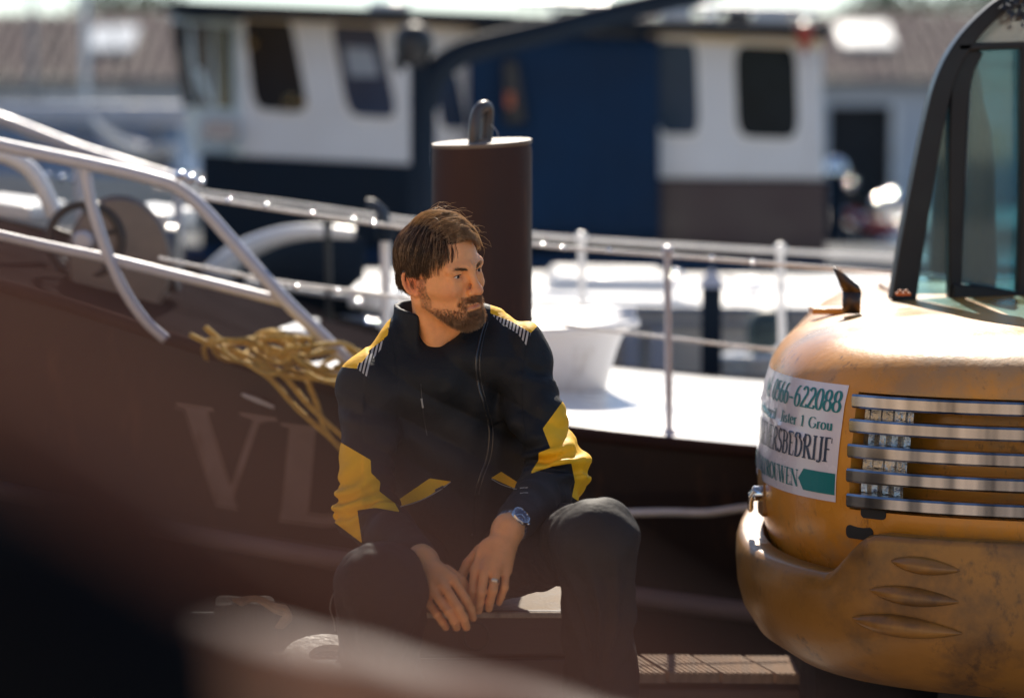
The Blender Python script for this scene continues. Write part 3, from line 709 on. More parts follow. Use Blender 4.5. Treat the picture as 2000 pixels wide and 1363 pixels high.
t = thing('tender', 'small pale tender below the covered outboard motor', 'tender', P(1470, 780, 9.5))
rows = []
for k in range(13):
    f = k / 12; px = 1405 + 190 * f; w = math.sin(min(1, f * 2.2) * math.pi / 2)
    c = P(px, 700 + 6 * f, 9.4)
    rows.append([c + Vector((0, 0.25 + 0.25 * w * math.cos(a), 0.16 * w * math.sin(a) - 0.02 * (1 - w))) for a in [math.radians(180 + 180 * q / 10) for q in range(11)]])
mb = MB(); mb.grid(rows); o = mb.build('hull', M_white, t); md = o.modifiers.new('t', 'SOLIDIFY'); md.thickness = 0.02
mb = MB(); mb.tube([r[0] for r in rows], 0.018, 8); mb.build('gunwale', M_white, t)

# ------------------------------------------------------------------ the near boat: brown hull with pale letters
YH = 6.6
ship = thing('moored_ship', 'dark brown hulled ship with pale letters and white bow rails behind the man', 'ship', (0, 7.4, -0.95))
EDGE = [(-500, 440), (-200, 510), (0, 560), (150, 602), (300, 652), (480, 712), (660, 765), (900, 815), (1150, 850), (1460, 882), (1900, 915), (2500, 950)]
RUB = [(-500, 860), (-200, 920), (0, 960), (200, 1005), (400, 1048), (700, 1098), (1240, 1165), (1460, 1195), (1900, 1245), (2500, 1300)]
def interp(tab, x):
    for (x0, y0), (x1, y1) in zip(tab, tab[1:]):
        if x <= x1: return y0 + (y1 - y0) * (x - x0) / (x1 - x0)
    return tab[-1][1]
def sm(tab, x): return (interp(tab, x - 90) + interp(tab, x - 45) + interp(tab, x) + interp(tab, x + 45) + interp(tab, x + 90)) / 5
def hullY(px, py):
    f = (py - sm(EDGE, px)) / max(1, sm(RUB, px) - sm(EDGE, px))
    return YH + 0.10 * f + 0.10 * max(0, (300 - px) / 800.0) ** 2 * 4
PX = list(range(-480, 2481, 40))
def hp(px, py, d=0.0): return P(px, py, hullY(px, py) + d)
rows = []
for f in (0, 0.03, 0.2, 0.4, 0.6, 0.8, 1.0):
    rows.append([hp(px, sm(EDGE, px) + (sm(RUB, px) - sm(EDGE, px)) * f) for px in PX])
rows.append([p + Vector((0, 0.10, -0.35)) for p in rows[-1]]); rows.append([p + Vector((0, 0.25, -0.9)) for p in rows[-2]])
mb = MB(); mb.grid(rows); mb.build('hull', M_hull, ship)
mb = MB(); mb.tube([hp(px, sm(RUB, px), -0.005) for px in PX], 0.036, 12, flat=0.8); mb.build('rubbing_strake', M_rub, ship)
mb = MB(); mb.tube([hp(px, sm(EDGE, px), 0.01) for px in PX], 0.020, 10); mb.build('cap_rail', mat('matt_cap_rail', (0.045, 0.028, 0.026), 0.9, spec=0.0, rvar=0), ship)
# pale deck
dk = [hp(px, sm(EDGE, px), 0.03) for px in PX]
rows = [[p + Vector((0, d, 0.012 + 0.05 * math.sin(d / 2.0 * math.pi))) for p in dk] for d in (0, 0.25, 0.6, 1.0, 1.4, 1.75, 2.0)]
kd = next(i for i, px in enumerate(PX) if px >= 720)
mb = MB(); mb.grid([r[kd:] for r in rows]); mb.build('side_deck', M_white, ship)
mb = MB(); mb.grid([r[:kd + 1] for r in rows[:5]]); mb.build('fore_deck', mat('dark_fore_deck', (0.020, 0.016, 0.017), 0.95, var=0.3, scale=6, spec=0.0, rvar=0), ship)
mb = MB(); mb.grid([[p + Vector((0, 2.02, 0.02)) for p in dk], [p + Vector((0, 1.9, -0.9)) for p in dk]]); mb.build('far_side', M_hull, ship)
# letters
def letter(ch, x0, x1, y0, y1, sl, skew=0.0, bold=1.0):
    def fm(u, v, e):
        px = x0 + (x1 - x0) * u + skew * (1 - v); py = y1 + (y0 - y1) * v + sl * (px - x0)
        return hp(px, py, -0.004 - e)
    return text_mesh(ch, fm, bold)
for q in letter('V', 358, 524, 790, 979, 0.15, 0, 1.35): q.build('letter', M_letter, ship, smooth=False, fix=False)
for q in letter('L', 544, 706, 826, 1012, 0.12, -16, 1.5): q.build('letter', M_letter, ship, smooth=False, fix=False)
mb = MB(); mb.tube([hp(472, 772, -0.02), hp(500, 783, -0.024), hp(534, 797, -0.02)], [0.006, 0.009, 0.006], 8); mb.build('cleat_bar', M_steel, ship)
# rails at the bow
def rl(pts, Y, r, name, m=M_steel, n=6, dip=0.0):
    mb = MB(); mb.tube(smooth_path([P(x, y, (Y(x) if callable(Y) else Y)) for x, y in pts], n), r, 12); return mb.build(name, m, ship)
rl([(-260, 232), (-40, 276), (60, 297), (200, 326), (300, 350), (348, 368), (400, 412), (470, 490), (560, 590), (640, 668), (705, 735)], 6.55, 0.0185, 'bow_rail')
rl([(-200, 412), (0, 462), (120, 488), (214, 507), (330, 535), (460, 566), (566, 592)], 6.57, 0.0145, 'middle_rail')
rl([(166, 330), (176, 390), (192, 445), (214, 508), (246, 575), (285, 630), (322, 664)], 6.56, 0.016, 'rail_stay')
rl([(-120, 190), (20, 240), (150, 290), (250, 322), (345, 352)], 8.3, 0.021, 'far_bow_rail')
rl([(-60, 300), (0, 303), (50, 325), (80, 362), (108, 424)], 7.3, 0.026, 'anchor_roller_arm', M_white)
rl([(345, 352), (350, 470), (352, 600)], 8.3, 0.016, 'rail_stay')
rl([(150, 290), (156, 440), (160, 560)], 8.3, 0.016, 'rail_stay')
# rope lifelines, near side and far side, and their stanchions
def line(pts, Y, r, name='lifeline'):
    return rl(pts, Y, r, name, M_wire, 5)
line([(380, 384), (560, 412), (760, 441), (1040, 478), (1305, 499), (1620, 524), (2050, 556)], 6.75, 0.0058)
line([(300, 366), (560, 398), (760, 426), (1040, 460), (1305, 478), (1620, 496), (2050, 520)], 8.35, 0.0078)
line([(310, 505), (520, 546), (740, 575), (1000, 615), (1140, 640), (1305, 659), (1500, 682), (1900, 716)], 6.75, 0.005)
line([(480, 550), (640, 574), (760, 588)], 8.35, 0.010)
def stanchion(px, y0, y1, Y, r, m=M_steel):
    mb = MB(); a, b = P(px + 4, y1, Y), P(px, y0, Y); mb.tube([a, b], r, 10)
    mb.lathe([(r, -0.01), (r * 1.5, 0.0), (r * 1.6, 0.012), (r * 1.1, 0.024), (0.001, 0.028)], b, 12)
    mb.lathe([(r * 2.6, 0.0), (r * 2.6, 0.012), (r * 1.2, 0.03)], a, 12)
    return mb.build('stanchion', m, ship)
stanchion(1303, 498, 858, 6.72, 0.0105)
stanchion(1135, 468, 640, 8.35, 0.013, M_white)
stanchion(1524, 490, 690, 8.35, 0.013, M_white)
stanchion(752, 452, 700, 7.4, 0.016, M_white)
stanchion(640, 440, 700, 8.35, 0.012, M_dark)
# chrome beads added along the lines to give sun glints
for px, py, Y, r_ in ((120, 348, 8.3, 0.014), (142, 352, 8.3, 0.012), (92, 344, 8.3, 0.012), (352, 344, 6.52, 0.016), (372, 350, 6.52, 0.016), (392, 356, 6.52, 0.012), (446, 392, 6.7, 0.008), (520, 402, 6.7, 0.008), (610, 417, 6.7, 0.008), (690, 430, 6.7, 0.009), (730, 437, 6.7, 0.009),
        (1060, 479, 6.72, 0.007), (1100, 484, 6.72, 0.007), (1190, 489, 6.72, 0.007), (1390, 504, 6.72, 0.007), (1470, 512, 6.72, 0.007), (1085, 636, 8.4, 0.012), (1188, 616, 8.6, 0.012), (1315, 548, 8.6, 0.016), (580, 560, 6.72, 0.008), (660, 568, 6.72, 0.008), (700, 590, 8.0, 0.012), (720, 630, 8.0, 0.014), (735, 632, 8.0, 0.014), (1240, 730, 8.3, 0.010)):
    mb = MB(); mb.lathe([(0.0005, -r_), (r_ * 0.7, -r_ * 0.7), (r_, 0), (r_ * 0.7, r_ * 0.7), (0.0005, r_)], P(px, py, Y), 14); mb.build('glint_bead', M_chrome, ship)
# sunlit ledges on the fore deck at left, hatch, small lids
def plate(x0, y0, x1, y1, Y, dep, th, name, m=M_white):
    a, b = P(x0, y0, Y), P(x1, y1, Y); up = Vector((0, 0, th))
    mb = MB(); mb.prism([a, b, b + up, a + up], (0, dep, 0)); return mb.build(name, m, ship, bevel=0.008)
plate(372, 652, 600, 668, 7.3, 0.5, 0.035, 'deck_ledge')
plate(282, 715, 384, 735, 6.75, 0.30, 0.07, 'fairlead_block')
plate(680, 600, 770, 608, 8.2, 0.6, 0.06, 'hatch_lid')
plate(560, 726, 760, 744, 6.75, 0.25, 0.02, 'deck_ledge')
plate(236, 440, 332, 452, 8.4, 0.7, 0.06, 'skylight_lid')
plate(-80, 415, 60, 432, 8.6, 0.7, 0.05, 'skylight_lid')

for k, (x0, x1, y0, y1, d_) in enumerate(((-120, 96, 500, 590, 7.75), (104, 236, 520, 610, 7.7), (262, 345, 470, 640, 7.9), (352, 420, 560, 650, 7.8))):
    a, b, c, d = P(x0, y1, d_), P(x1, y1 + 14, d_), P(x1 - 8, y0 + 12, d_), P(x0 + 8, y0, d_)
    mb = MB(); mb.prism([a, b, c, d], (0, 0.3, 0)); mb.build('deck_locker', M_dark, ship, bevel=0.015)
# windlass with wheel on the fore deck
t = thing('windlass', 'dark iron windlass with spoked wheel on the fore deck at left', 'windlass', P(170, 640, 7.0))
c = P(166, 470, 6.98)
mb = MB(); mb.tube([c + Vector((math.cos(a) * 0.105, 0, math.sin(a) * 0.105)) for a in [k * math.pi / 20 for k in range(41)]], 0.013, 10, caps=False); wh = mb.build('hand_wheel', M_dark, t)
for k in range(5):
    a = k * 2 * math.pi / 5 + 0.3; mb = MB(); mb.tube([c, c + Vector((math.cos(a) * 0.1, 0, math.sin(a) * 0.1))], 0.008, 8); mb.build('spoke', M_dark, wh)
mb = MB(); mb.lathe([(0.02, -0.06), (0.03, -0.05), (0.03, 0.05), (0.02, 0.06)], c, 12, Matrix.Rotation(math.pi / 2, 3, 'X')); mb.build('hub', M_steel, wh)
c2 = P(250, 505, 7.15)
mb = MB(); mb.lathe([(0.02, -0.16), (0.10, -0.15), (0.105, -0.12), (0.06, -0.10), (0.05, 0), (0.06, 0.10), (0.105, 0.12), (0.10, 0.15), (0.02, 0.16)], c2, 20, Matrix.Rotation(math.pi / 2, 3, 'Y')); mb.build('drum', mat('grey_iron', (0.16, 0.15, 0.15), 0.4, metal=0.4), t)
c3 = P(233, 512, 7.0); mb = MB()
mb.lathe([(0.001, -0.014), (0.05, -0.016), (0.06, -0.008), (0.125, -0.010), (0.148, -0.016), (0.152, 0.0), (0.14, 0.016), (0.001, 0.018)], c3, 40, Matrix.Rotation(math.pi / 2, 3, 'X') @ Matrix.Rotation(math.radians(12), 3, 'Y'), 1.0, 1.28)
mb.build('glare_disc', mat('glare_toned_disc', (0.17, 0.135, 0.115), 0.5, metal=0.2, var=0.3, scale=9), t)  # added disc, its pale tone stands in for a round out-of-focus glare
mb = MB(); mb.prism([P(60, 650, 7.1), P(330, 665, 7.1), P(300, 520, 7.1), P(110, 505, 7.1)], (0, 0.25, 0)); mb.build('frame', M_dark, t, bevel=0.02)
mb = MB(); mb.lathe([(0.0, -0.02), (0.035, -0.015), (0.035, 0.015), (0.0, 0.02)], P(205, 408, 7.02), 14); mb.build('brake_knob', M_chrome, t)

# white curved hood behind the lines
t = thing('curved_hood', 'white curved hood edge arching behind the lifelines left of the man', 'hood', P(560, 600, 8.9))
pa = smooth_path([P(418, 545, 8.9), P(455, 505, 8.9), P(500, 478, 8.9), P(560, 458, 8.9), P(625, 452, 8.9), P(692, 456, 8.9)], 6)
mb = MB(); mb.tube(pa, [0.062 - 0.042 * (k / (len(pa) - 1)) ** 0.7 for k in range(len(pa))], 14); mb.build('hood_edge', M_white, t)
inner = [p + Vector((0.03, 0.1, -0.02)) for p in pa]
mb = MB(); mb.grid([inner, [Vector((p.x, p.y, P(560, 620, 8.9).z)) for p in inner]]); o = mb.build('hood_cloth', M_navy_dark, t); md = o.modifiers.new('t', 'SOLIDIFY'); md.thickness = 0.01

# blue curved handle on the stanchion
t = thing('tiller_handle', 'dark blue curved handle on the white stanchion left of the head', 'handle', P(750, 470, 7.35))
mb = MB(); pa = smooth_path([P(716, 398, 7.35), P(730, 400, 7.35), P(744, 414, 7.35), P(750, 438, 7.35), P(752, 466, 7.35)], 5)
mb.tube(pa, [0.016] * (len(pa) // 2) + [0.02] * (len(pa) - len(pa) // 2), 10); mb.build('grip', mat('blue_rubber', (0.02, 0.035, 0.06), 0.45), t)
mb = MB(); mb.lathe([(0.022, -0.03), (0.03, -0.02), (0.03, 0.02), (0.022, 0.03)], P(752, 452, 7.35), 14); mb.build('clamp', M_navy_dark, t)

# white tender lying on the deck behind the man
t = thing('dinghy', 'white pointed dinghy lying on the pale deck right of the man', 'dinghy', P(1130, 800, 7.9))
rows = []; gun = []
for k in range(19):
    f = k / 18; px = 960 + (1252 - 960) * f
    w = 0.27 * (1 - f ** 3.2) + 0.003
    ztop = P(1100, 650 - 6 * f, 7.12).z
    keel = P(1100, 803, 7.12).z + 0.20 * max(0, f - 0.88) / 0.12 * 1.0
    x = P(px, 640, 7.12).x
    row = []
    for q in range(15):
        a = math.pi * q / 14; s_ = math.sin(a)
        row.append(Vector((x - 0.055 * s_ ** 0.5 * f, 7.40 - w * math.copysign(abs(math.cos(a)) ** 0.45, math.cos(a)) * (1 - 0.18 * s_), ztop + (keel - ztop) * s_ ** 0.7)))
    rows.append(row); gun.append((row[0], row[-1]))
mb = MB(); mb.grid(rows); hu = mb.build('hull', M_white, t)
mb = MB(); mb.grid([[a for a, b in gun], [(a + b) / 2 + Vector((0, 0, 0.05)) for a, b in gun], [b for a, b in gun]]); mb.build('cover', M_white, t)
mb = MB(); mb.tube([a for a, b in gun], 0.014, 8); mb.build('gunwale', M_white, t)
mb = MB(); mb.prism([P(985, 786, 7.14), P(1214, 790, 7.14), P(1214, 806, 7.14), P(985, 806, 7.14)], (0, 0.4, 0)); mb.build('chock', mat('grey_blue_chock', (0.08, 0.10, 0.14), 0.6), t)

# ------------------------------------------------------------------ rope heap on the ship's edge
t = thing('rope_coil', 'heap of yellow rope on the ship edge left of the man', 'rope', P(520, 745, 6.6))
for k in range(11):
    a = 392 + 22 * k + RNG.uniform(-18, 18); b = a + RNG.uniform(80, 150); rr = RNG.uniform(14, 32); y0 = 664 + RNG.uniform(-10, 34)
    pts = []
    for q in range(20):
        an = 2 * math.pi * q / 19 * 0.97 + k
        px = (a + b) / 2 + (b - a) / 2 * math.cos(an); py = y0 + rr * math.sin(an) + 5 * math.sin(3 * an + k) + ((a + b) / 2 - 480) * 0.26
        pts.append(P(px, py, 6.56 + 0.12 * math.sin(an + k) - 0.006 * k))
    mb = MB(); mb.tube(smooth_path(pts, 3), 0.0068, 7, caps=False); mb.build('rope_turn', M_rope, t)
for pts in ([(370, 655), (440, 690), (520, 735), (580, 800), (650, 862), (690, 900)], [(440, 680), (540, 725), (600, 790), (650, 838), (700, 880)], [(600, 745), (618, 790), (632, 835), (655, 868), (690, 905)], [(520, 690), (580, 700), (640, 735), (700, 742)], [(400, 640), (450, 680), (540, 730), (640, 742), (700, 745)], [(470, 668), (560, 690), (620, 728), (690, 738)]):
    mb = MB(); mb.tube(smooth_path([P(x, y, 6.49 + 0.006 * math.sin(i * 2)) for i, (x, y) in enumerate(pts)], 6), 0.0078, 7); mb.build('rope_end', M_rope, t)
t = thing('mooring_line', 'pale mooring line hanging over the dark hull beside the knee', 'rope', P(1330, 1010, 6.55))
mb = MB(); mb.tube(smooth_path([P(1080, 1004, 6.6), P(1200, 1002, 6.56), P(1300, 1000, 6.55), P(1380, 1001, 6.55), P(1450, 992, 6.56), P(1560, 980, 6.56)], 6), 0.011, 8); mb.build('rope', M_wire, t)
# ------------------------------------------------------------------ mooring post behind the man
M_rust = mat('brown_painted_steel', (0.038, 0.017, 0.014), 0.65, var=0.35, scale=5, bump=0.25, bscale=14, spec=0.3, col2=(0.060, 0.026, 0.018), mix2=(0.55, 0.72), scale2=6, stretch=(1, 1, 0.35), grime=((0.11, 0.045, 0.025), 0.8, 13, (1, 1, 0.12)))
M_hot = mat('worn_steel_top', (0.15, 0.12, 0.10), 0.55, metal=0.2, var=0.3, scale=12)
YP = 5.85
t = thing('mooring_post', 'thick brown steel mooring post with lifting hook behind the man', 'post', P(940, 1200, YP))
cA = P(941, 283, YP); r = 0.1205
mb = MB(); prof = [(r * 1.03, -0.35 - cA.z), (r * 1.03, 0.15 - cA.z), (r, -0.02), (r * 0.99, -0.002), (r * 0.95, 0.0)]
mb.lathe(prof, cA, 48); mb.build('shaft', M_rust, t, ang=50)
tilt = Matrix.Rotation(math.radians(3.2), 3, 'X') @ Matrix.Rotation(math.radians(-3.0), 3, 'Y')
mb = MB(); mb.lathe([(r * 0.99, -0.004), (r * 1.01, 0.001), (r * 1.0, 0.007), (r * 0.5, 0.008), (0.001, 0.008)], cA + Vector((0, 0, 0.001)), 48, tilt); mb.build('cap_plate', M_hot, t)
c = cA + Vector((-0.002, 0, 0.006))
def hk(px, py, d=0): return P(px, py, YP + d)
mb = MB(); mb.tube(smooth_path([hk(926, 280, -0.02), hk(927, 250, -0.02), hk(932, 222, -0.01), hk(942, 209, 0.0), hk(952, 212, 0.02), hk(952, 240, 0.03), hk(949, 280, 0.03)], 6), [0.0145] * 37, 12)
mb.build('lifting_hook', mat('dark_hook_steel', (0.09, 0.08, 0.08), 0.4, metal=0.5), t)
mb = MB(); mb.box(hk(937, 277), (0.05, 0.06, 0.014)); mb.build('hook_base', M_hot, t, bevel=0.004)
mb = MB(); mb.tube([hk(952 + 2.2 * k + 3 * math.sin(k), 225 + 4.2 * k + 2 * math.cos(k * 1.7), 0.02) for k in range(14)], 0.0007, 5); mb.build('cobweb_strand', M_wire, t)

# ------------------------------------------------------------------ seat block, stump, steel ring on crate, things near the camera
M_stone = mat('pale_chip_board', (0.36, 0.29, 0.22), 0.8, var=0.4, scale=45, bump=0.5, bscale=120)
M_woodd = mat('dark_brown_wood', (0.040, 0.022, 0.018), 0.6, var=0.35, scale=8, bump=0.3, bscale=40, stretch=(0.3, 1, 1))
t = thing('wooden_crate', 'low brown wooden crate the man sits on', 'crate', (-0.02, 5.3, -0.16))
mb = MB(); mb.box((-0.06, 5.33, 0.268), (0.62, 0.40, 0.012)); mb.build('lid', M_stone, t, bevel=0.003)
for k in range(4):
    mb = MB(); mb.box((-0.06, 5.148, 0.2275 - k * 0.105), (0.62, 0.02, 0.096)); mb.build('front_board', M_woodd, t, bevel=0.004)
    mb = MB(); mb.box((-0.06, 5.512, 0.205 - k * 0.105), (0.60, 0.02, 0.096)); mb.build('back_board', M_woodd, t, bevel=0.004)
for s in (-1, 1):
    mb = MB(); mb.box((-0.06 + s * 0.29, 5.33, 0.05), (0.02, 0.34, 0.40)); mb.build('side_panel', M_woodd, t, bevel=0.004)
    mb = MB(); mb.box((-0.06 + s * 0.24, 5.128, 0.05), (0.05, 0.02, 0.40)); mb.build('corner_batten', M_woodd, t, bevel=0.004)
c = Vector(P(930, 1242, 5.09))
mb = MB(); mb.tube([c + Vector((math.cos(a) * 0.026, 0, math.sin(a) * 0.03)) for a in [k * math.pi / 10 for k in range(21)]], 0.0035, 8, caps=False)
mb.tube([c + Vector((-0.03, 0, 0.085)), c + Vector((0, 0.0, 0.03))], 0.003, 6); mb.build('ring_pull', mat('dull_iron', (0.03, 0.025, 0.022), 0.5, metal=0.2), t)

M_oldwood = mat('grey_weathered_wood', (0.040, 0.031, 0.026), 0.9, spec=0.1, var=0.4, scale=12, bump=0.6, bscale=60, stretch=(1, 1, 0.25))
t = thing('mooring_stump', 'short weathered wooden stump with frayed rope at lower left', 'stump', (P(475, 1200, 5.25).x, 5.25, -0.16))
c = P(475, 1172, 5.25)
mb = MB()
rows = []
for (rr, h) in ((0.072, -0.16 - c.z), (0.069, -0.12), (0.067, -0.01), (0.064, 0.0), (0.001, 0.002)):
    rows.append([c + Vector((math.cos(a) * rr * (1 + 0.05 * math.sin(5 * a + 1)), math.sin(a) * rr, h + (0.004 * math.sin(3 * a) if h > -0.1 else 0))) for a in [k * math.pi / 16 for k in range(32)]])
mb.grid(rows, closed=True); mb.build('shaft', M_oldwood, t)
mb = MB(); mb.tube([P(372, 1200, 5.25), P(425, 1200, 5.25)], 0.007, 8); mb.build('iron_pin', M_dark, t)
vs = MB()
t2 = thing('frayed_rope', 'clump of frayed brown rope draped on the wooden stump', 'rope', P(535, 1190, 5.22))
for k in range(150):
    f = RNG.random(); d0 = RNG.uniform(-9, 9); e0 = RNG.uniform(-0.05, 0.03)
    pts = [P(462 + d0, 1176 + d0 * 0.6, 5.19 + e0), P(500, 1168 + d0 * 0.4, 5.20 + e0), P(535, 1186 + d0 * 0.9, 5.20 + e0), P(566 + d0 * 0.4, 1196 + d0, 5.20 + e0), P(560 + d0 * 0.8 - 16 * f, 1214 + 12 * f, 5.20 + e0)]
    vs.tube(smooth_path(pts[: 3 + int(f * 3)], 3), 0.0035, 5)
vs.build('strands', mat('brown_hemp', (0.22, 0.14, 0.09), 0.85, var=0.4, scale=70), t2)

t = thing('steel_box', 'low dark steel box under the worn ring at lower left', 'box', (P(620, 1300, 5.0).x, 5.0, -0.16))
bx_ = P(622, 1300, 5.0)
mb = MB(); mb.box((bx_.x, 5.0, 0.0), (0.26, 0.22, 0.32)); mb.build('shell', mat('dark_painted_steel', (0.045, 0.035, 0.032), 0.5, bump=0.2), t, bevel=0.008)
mb = MB(); mb.box((bx_.x, 5.0, 0.168), (0.28, 0.24, 0.014)); mb.build('lid', mat('dark_painted_steel', (0.045, 0.035, 0.032), 0.5, bump=0.2), t, bevel=0.004)
t = thing('c_shackle', 'sunlit worn steel C shaped plate lying on the low dark box', 'shackle', (bx_.x + 0.01, 4.99, 0.176))
mb = MB(); n = 26; out = []; inn = []
for k in range(n + 1):
    a = math.radians(25 + 310 * k / n); out.append((math.cos(a) * 0.085, math.sin(a) * 0.080)); inn.append((math.cos(a) * 0.042 + 0.012, math.sin(a) * 0.038))
cc = Vector((bx_.x + 0.012, 4.99, 0.176))
TR = Matrix.Rotation(math.radians(20), 3, 'X'); cc = cc + Vector((0, 0, 0.026))
A = [cc + TR @ Vector((x, y, 0.014)) for x, y in out]; B = [cc + TR @ Vector((x, y, 0.014)) for x, y in inn]
A0 = [p + Vector((0, 0, -0.014)) for p in A]; B0 = [p + Vector((0, 0, -0.014)) for p in B]
mb.grid([A0, A, B, B0]); mb.f.append((0, n + 1, 2 * (n + 1), 3 * (n + 1))); mb.f.append((n, 2 * n + 1, 3 * n + 2, 4 * n + 3))
mb.build('plate', mat('worn_pale_steel', (0.26, 0.23, 0.20), 0.6, metal=0.1, var=0.4, scale=30, bump=0.5, bscale=60), t)
mb = MB(); mb.tube([cc + Vector((-0.11, 0.0, 0.008)), cc + Vector((-0.075, -0.005, 0.008))], 0.008, 8); mb.build('pin', M_hot, t)

# a timber balk close to the camera, far out of focus
t = thing('timber_balk', 'out of focus brown timber balk with sunlit top close to the camera', 'timber', P(800, 1400, 1.2))
a, b = P(340, 1206, 1.34), P(1240, 1466, 1.16)
dirv = (b - a).normalized(); side = Vector((dirv.y, -dirv.x, 0)).normalized() * -1
if side.y < 0: side = -side
mb = MB(); rows = []
prof = [(0.0, -0.07), (0.0, -0.005), (0.0025, 0.0), (0.020, 0.0013), (0.023, -0.005), (0.023, -0.07)]
for k in range(24):
    f = k / 23; sc_ = min(1, 0.12 + f * 4.2)
    c = a.lerp(b, f) + Vector((0, 0, 0.001 * math.sin(f * 19)))
    rows.append([c + side * (x * (0.45 + 0.55 * sc_) + 0.001 * math.sin(f * 33 + x * 50)) + Vector((0, 0, z * sc_)) for x, z in prof])
mb.grid(rows, closed=True); mb.f.append(tuple(range(5, -1, -1))); mb.f.append(tuple(23 * 6 + k for k in range(6)))
mb.build('balk', mat('brown_sawn_timber', (0.17, 0.105, 0.085), 0.7, var=0.3, scale=20, bump=0.3, bscale=90, stretch=(0.3, 1, 1)), t)
mb = MB()
for k, f in enumerate((0.3, 0.62)):
    c = a.lerp(b, f) + Vector((0, 0, -0.03)) - side * 0.003
    mb.lathe([(0.005, 0), (0.005, 0.003), (0.003, 0.005), (0.0, 0.005)], c, 10, Matrix.Rotation(math.pi / 2, 3, 'X'))
mb.build('bolt', M_dark, t)
t = thing('rubber_fender', 'large black out of focus rubber fender at the lower left corner', 'fender', P(30, 1900, 0.75))
mb = MB(); c = P(30, 1340, 0.75)
prof = [(0.006, -0.105), (0.016, -0.10), (0.018, -0.087), (0.026, -0.071)] + [(0.073 * math.sin(math.radians(180 - q)), 0.073 * math.cos(math.radians(180 - q))) for q in range(24, 181, 12)]
mb.lathe(prof, c, 32, Matrix.Rotation(math.radians(24), 3, 'Y')); mb.build('body', mat('matt_black_rubber', (0.0055, 0.0065, 0.0085), 0.95, spec=0.0, rvar=0), t)
mb = MB(); ax = Matrix.Rotation(math.radians(24), 3, 'Y') @ Vector((0, 0, 1))
mb.tube([c - ax * 0.10, c - ax * 0.18, c - ax * 0.25 + Vector((0, 0.1, -0.8))], 0.005, 8); mb.build('lanyard', M_dark, t)

# a sloping handrail right in front of the lens, blurred to a veil
t = thing('handrail', 'red brown sloping handrail close to the lens blurred across the lower left', 'handrail', (1.6, 0.46, -0.16))
a, b = P(60, 690, 0.44), P(1100, 1330, 0.44); dv_ = (b - a).normalized()
lo_e = a + dv_ * ((a.z + 0.155) / -dv_.z); hi_e = a - dv_ * 0.75
M_rail = mat('red_brown_rail_paint', (0.100, 0.042, 0.030), 0.8, spec=0.2, var=0.2, scale=20, bump=0.2, bscale=60)
mb = MB(); mb.tube([lo_e, a.lerp(lo_e, 0.4), a, hi_e], 0.0098, 16); mb.build('rail', M_rail, t)
mb = MB(); mb.tube([hi_e, Vector((hi_e.x - 0.02, hi_e.y, -0.155))], 0.014, 14); mb.build('rail_post', M_rail, t)
for c in (lo_e, Vector((hi_e.x - 0.02, hi_e.y, -0.155))):
    mb = MB(); mb.lathe([(0.04, -0.004), (0.04, 0.004), (0.016, 0.012)], c, 16); mb.build('foot_plate', M_rail, t)

# ------------------------------------------------------------------ excavator
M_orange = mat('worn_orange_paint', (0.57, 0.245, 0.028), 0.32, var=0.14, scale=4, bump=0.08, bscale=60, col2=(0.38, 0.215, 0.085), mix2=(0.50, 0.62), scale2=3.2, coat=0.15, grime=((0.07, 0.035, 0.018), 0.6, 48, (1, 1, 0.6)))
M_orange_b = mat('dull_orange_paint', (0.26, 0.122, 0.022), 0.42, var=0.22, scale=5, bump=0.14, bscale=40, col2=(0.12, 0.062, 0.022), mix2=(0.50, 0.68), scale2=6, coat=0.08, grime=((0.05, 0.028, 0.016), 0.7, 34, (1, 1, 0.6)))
M_cabf = mat('dark_cab_frame', (0.010, 0.012, 0.017), 0.45, spec=0.3, var=0.15, scale=8)
exc = thing('excavator', 'orange compact excavator with chrome grille and sign at right', 'excavator', (1.3, 5.6, -0.16))
EXPIV = Vector((0.60, 5.12, 0)); EXROT = Matrix.Rotation(math.radians(-11), 3, 'Z')
NE = 3.0; CX, CY, AX, BY = 1.255, 5.74, 0.765, 0.86
def outline(tt, ins=0.0, a=AX, b=BY, n=NE):
    """tt 0..1 from the left flank over the rear (towards us) to the right flank"""
    if tt < 0: p = Vector((CX - (a - ins), CY + (-tt) * 0.9, 0))
    elif tt > 1: p = Vector((CX + (a - ins), CY + (tt - 1) * 0.9, 0))
    else:
        an = math.pi * tt; c, s = math.cos(an), math.sin(an)
        p = Vector((CX - (a - ins) * math.copysign(abs(c) ** (2 / n), c), CY - (b - ins) * abs(s) ** (2 / n), 0))
    return EXPIV + EXROT @ (p - EXPIV)
HPROF = [(0.36, 0.03), (0.44, 0.006), (0.50, -0.004), (0.58, -0.006), (0.66, 0.0), (0.74, 0.010), (0.785, 0.022), (0.815, 0.040), (0.838, 0.066), (0.856, 0.10), (0.870, 0.15), (0.882, 0.22), (0.892, 0.32), (0.899, 0.45), (0.903, 0.60), (0.904, 0.70)]
def hins(z):
    for (z0, i0), (z1, i1) in zip(HPROF, HPROF[1:]):
        if z <= z1: return i0 + (i1 - i0) * (z - z0) / (z1 - z0)
    return HPROF[-1][1]
def hood(tt, z, off=0.0):
    p = outline(tt, hins(z) - off); p.z = z; return p
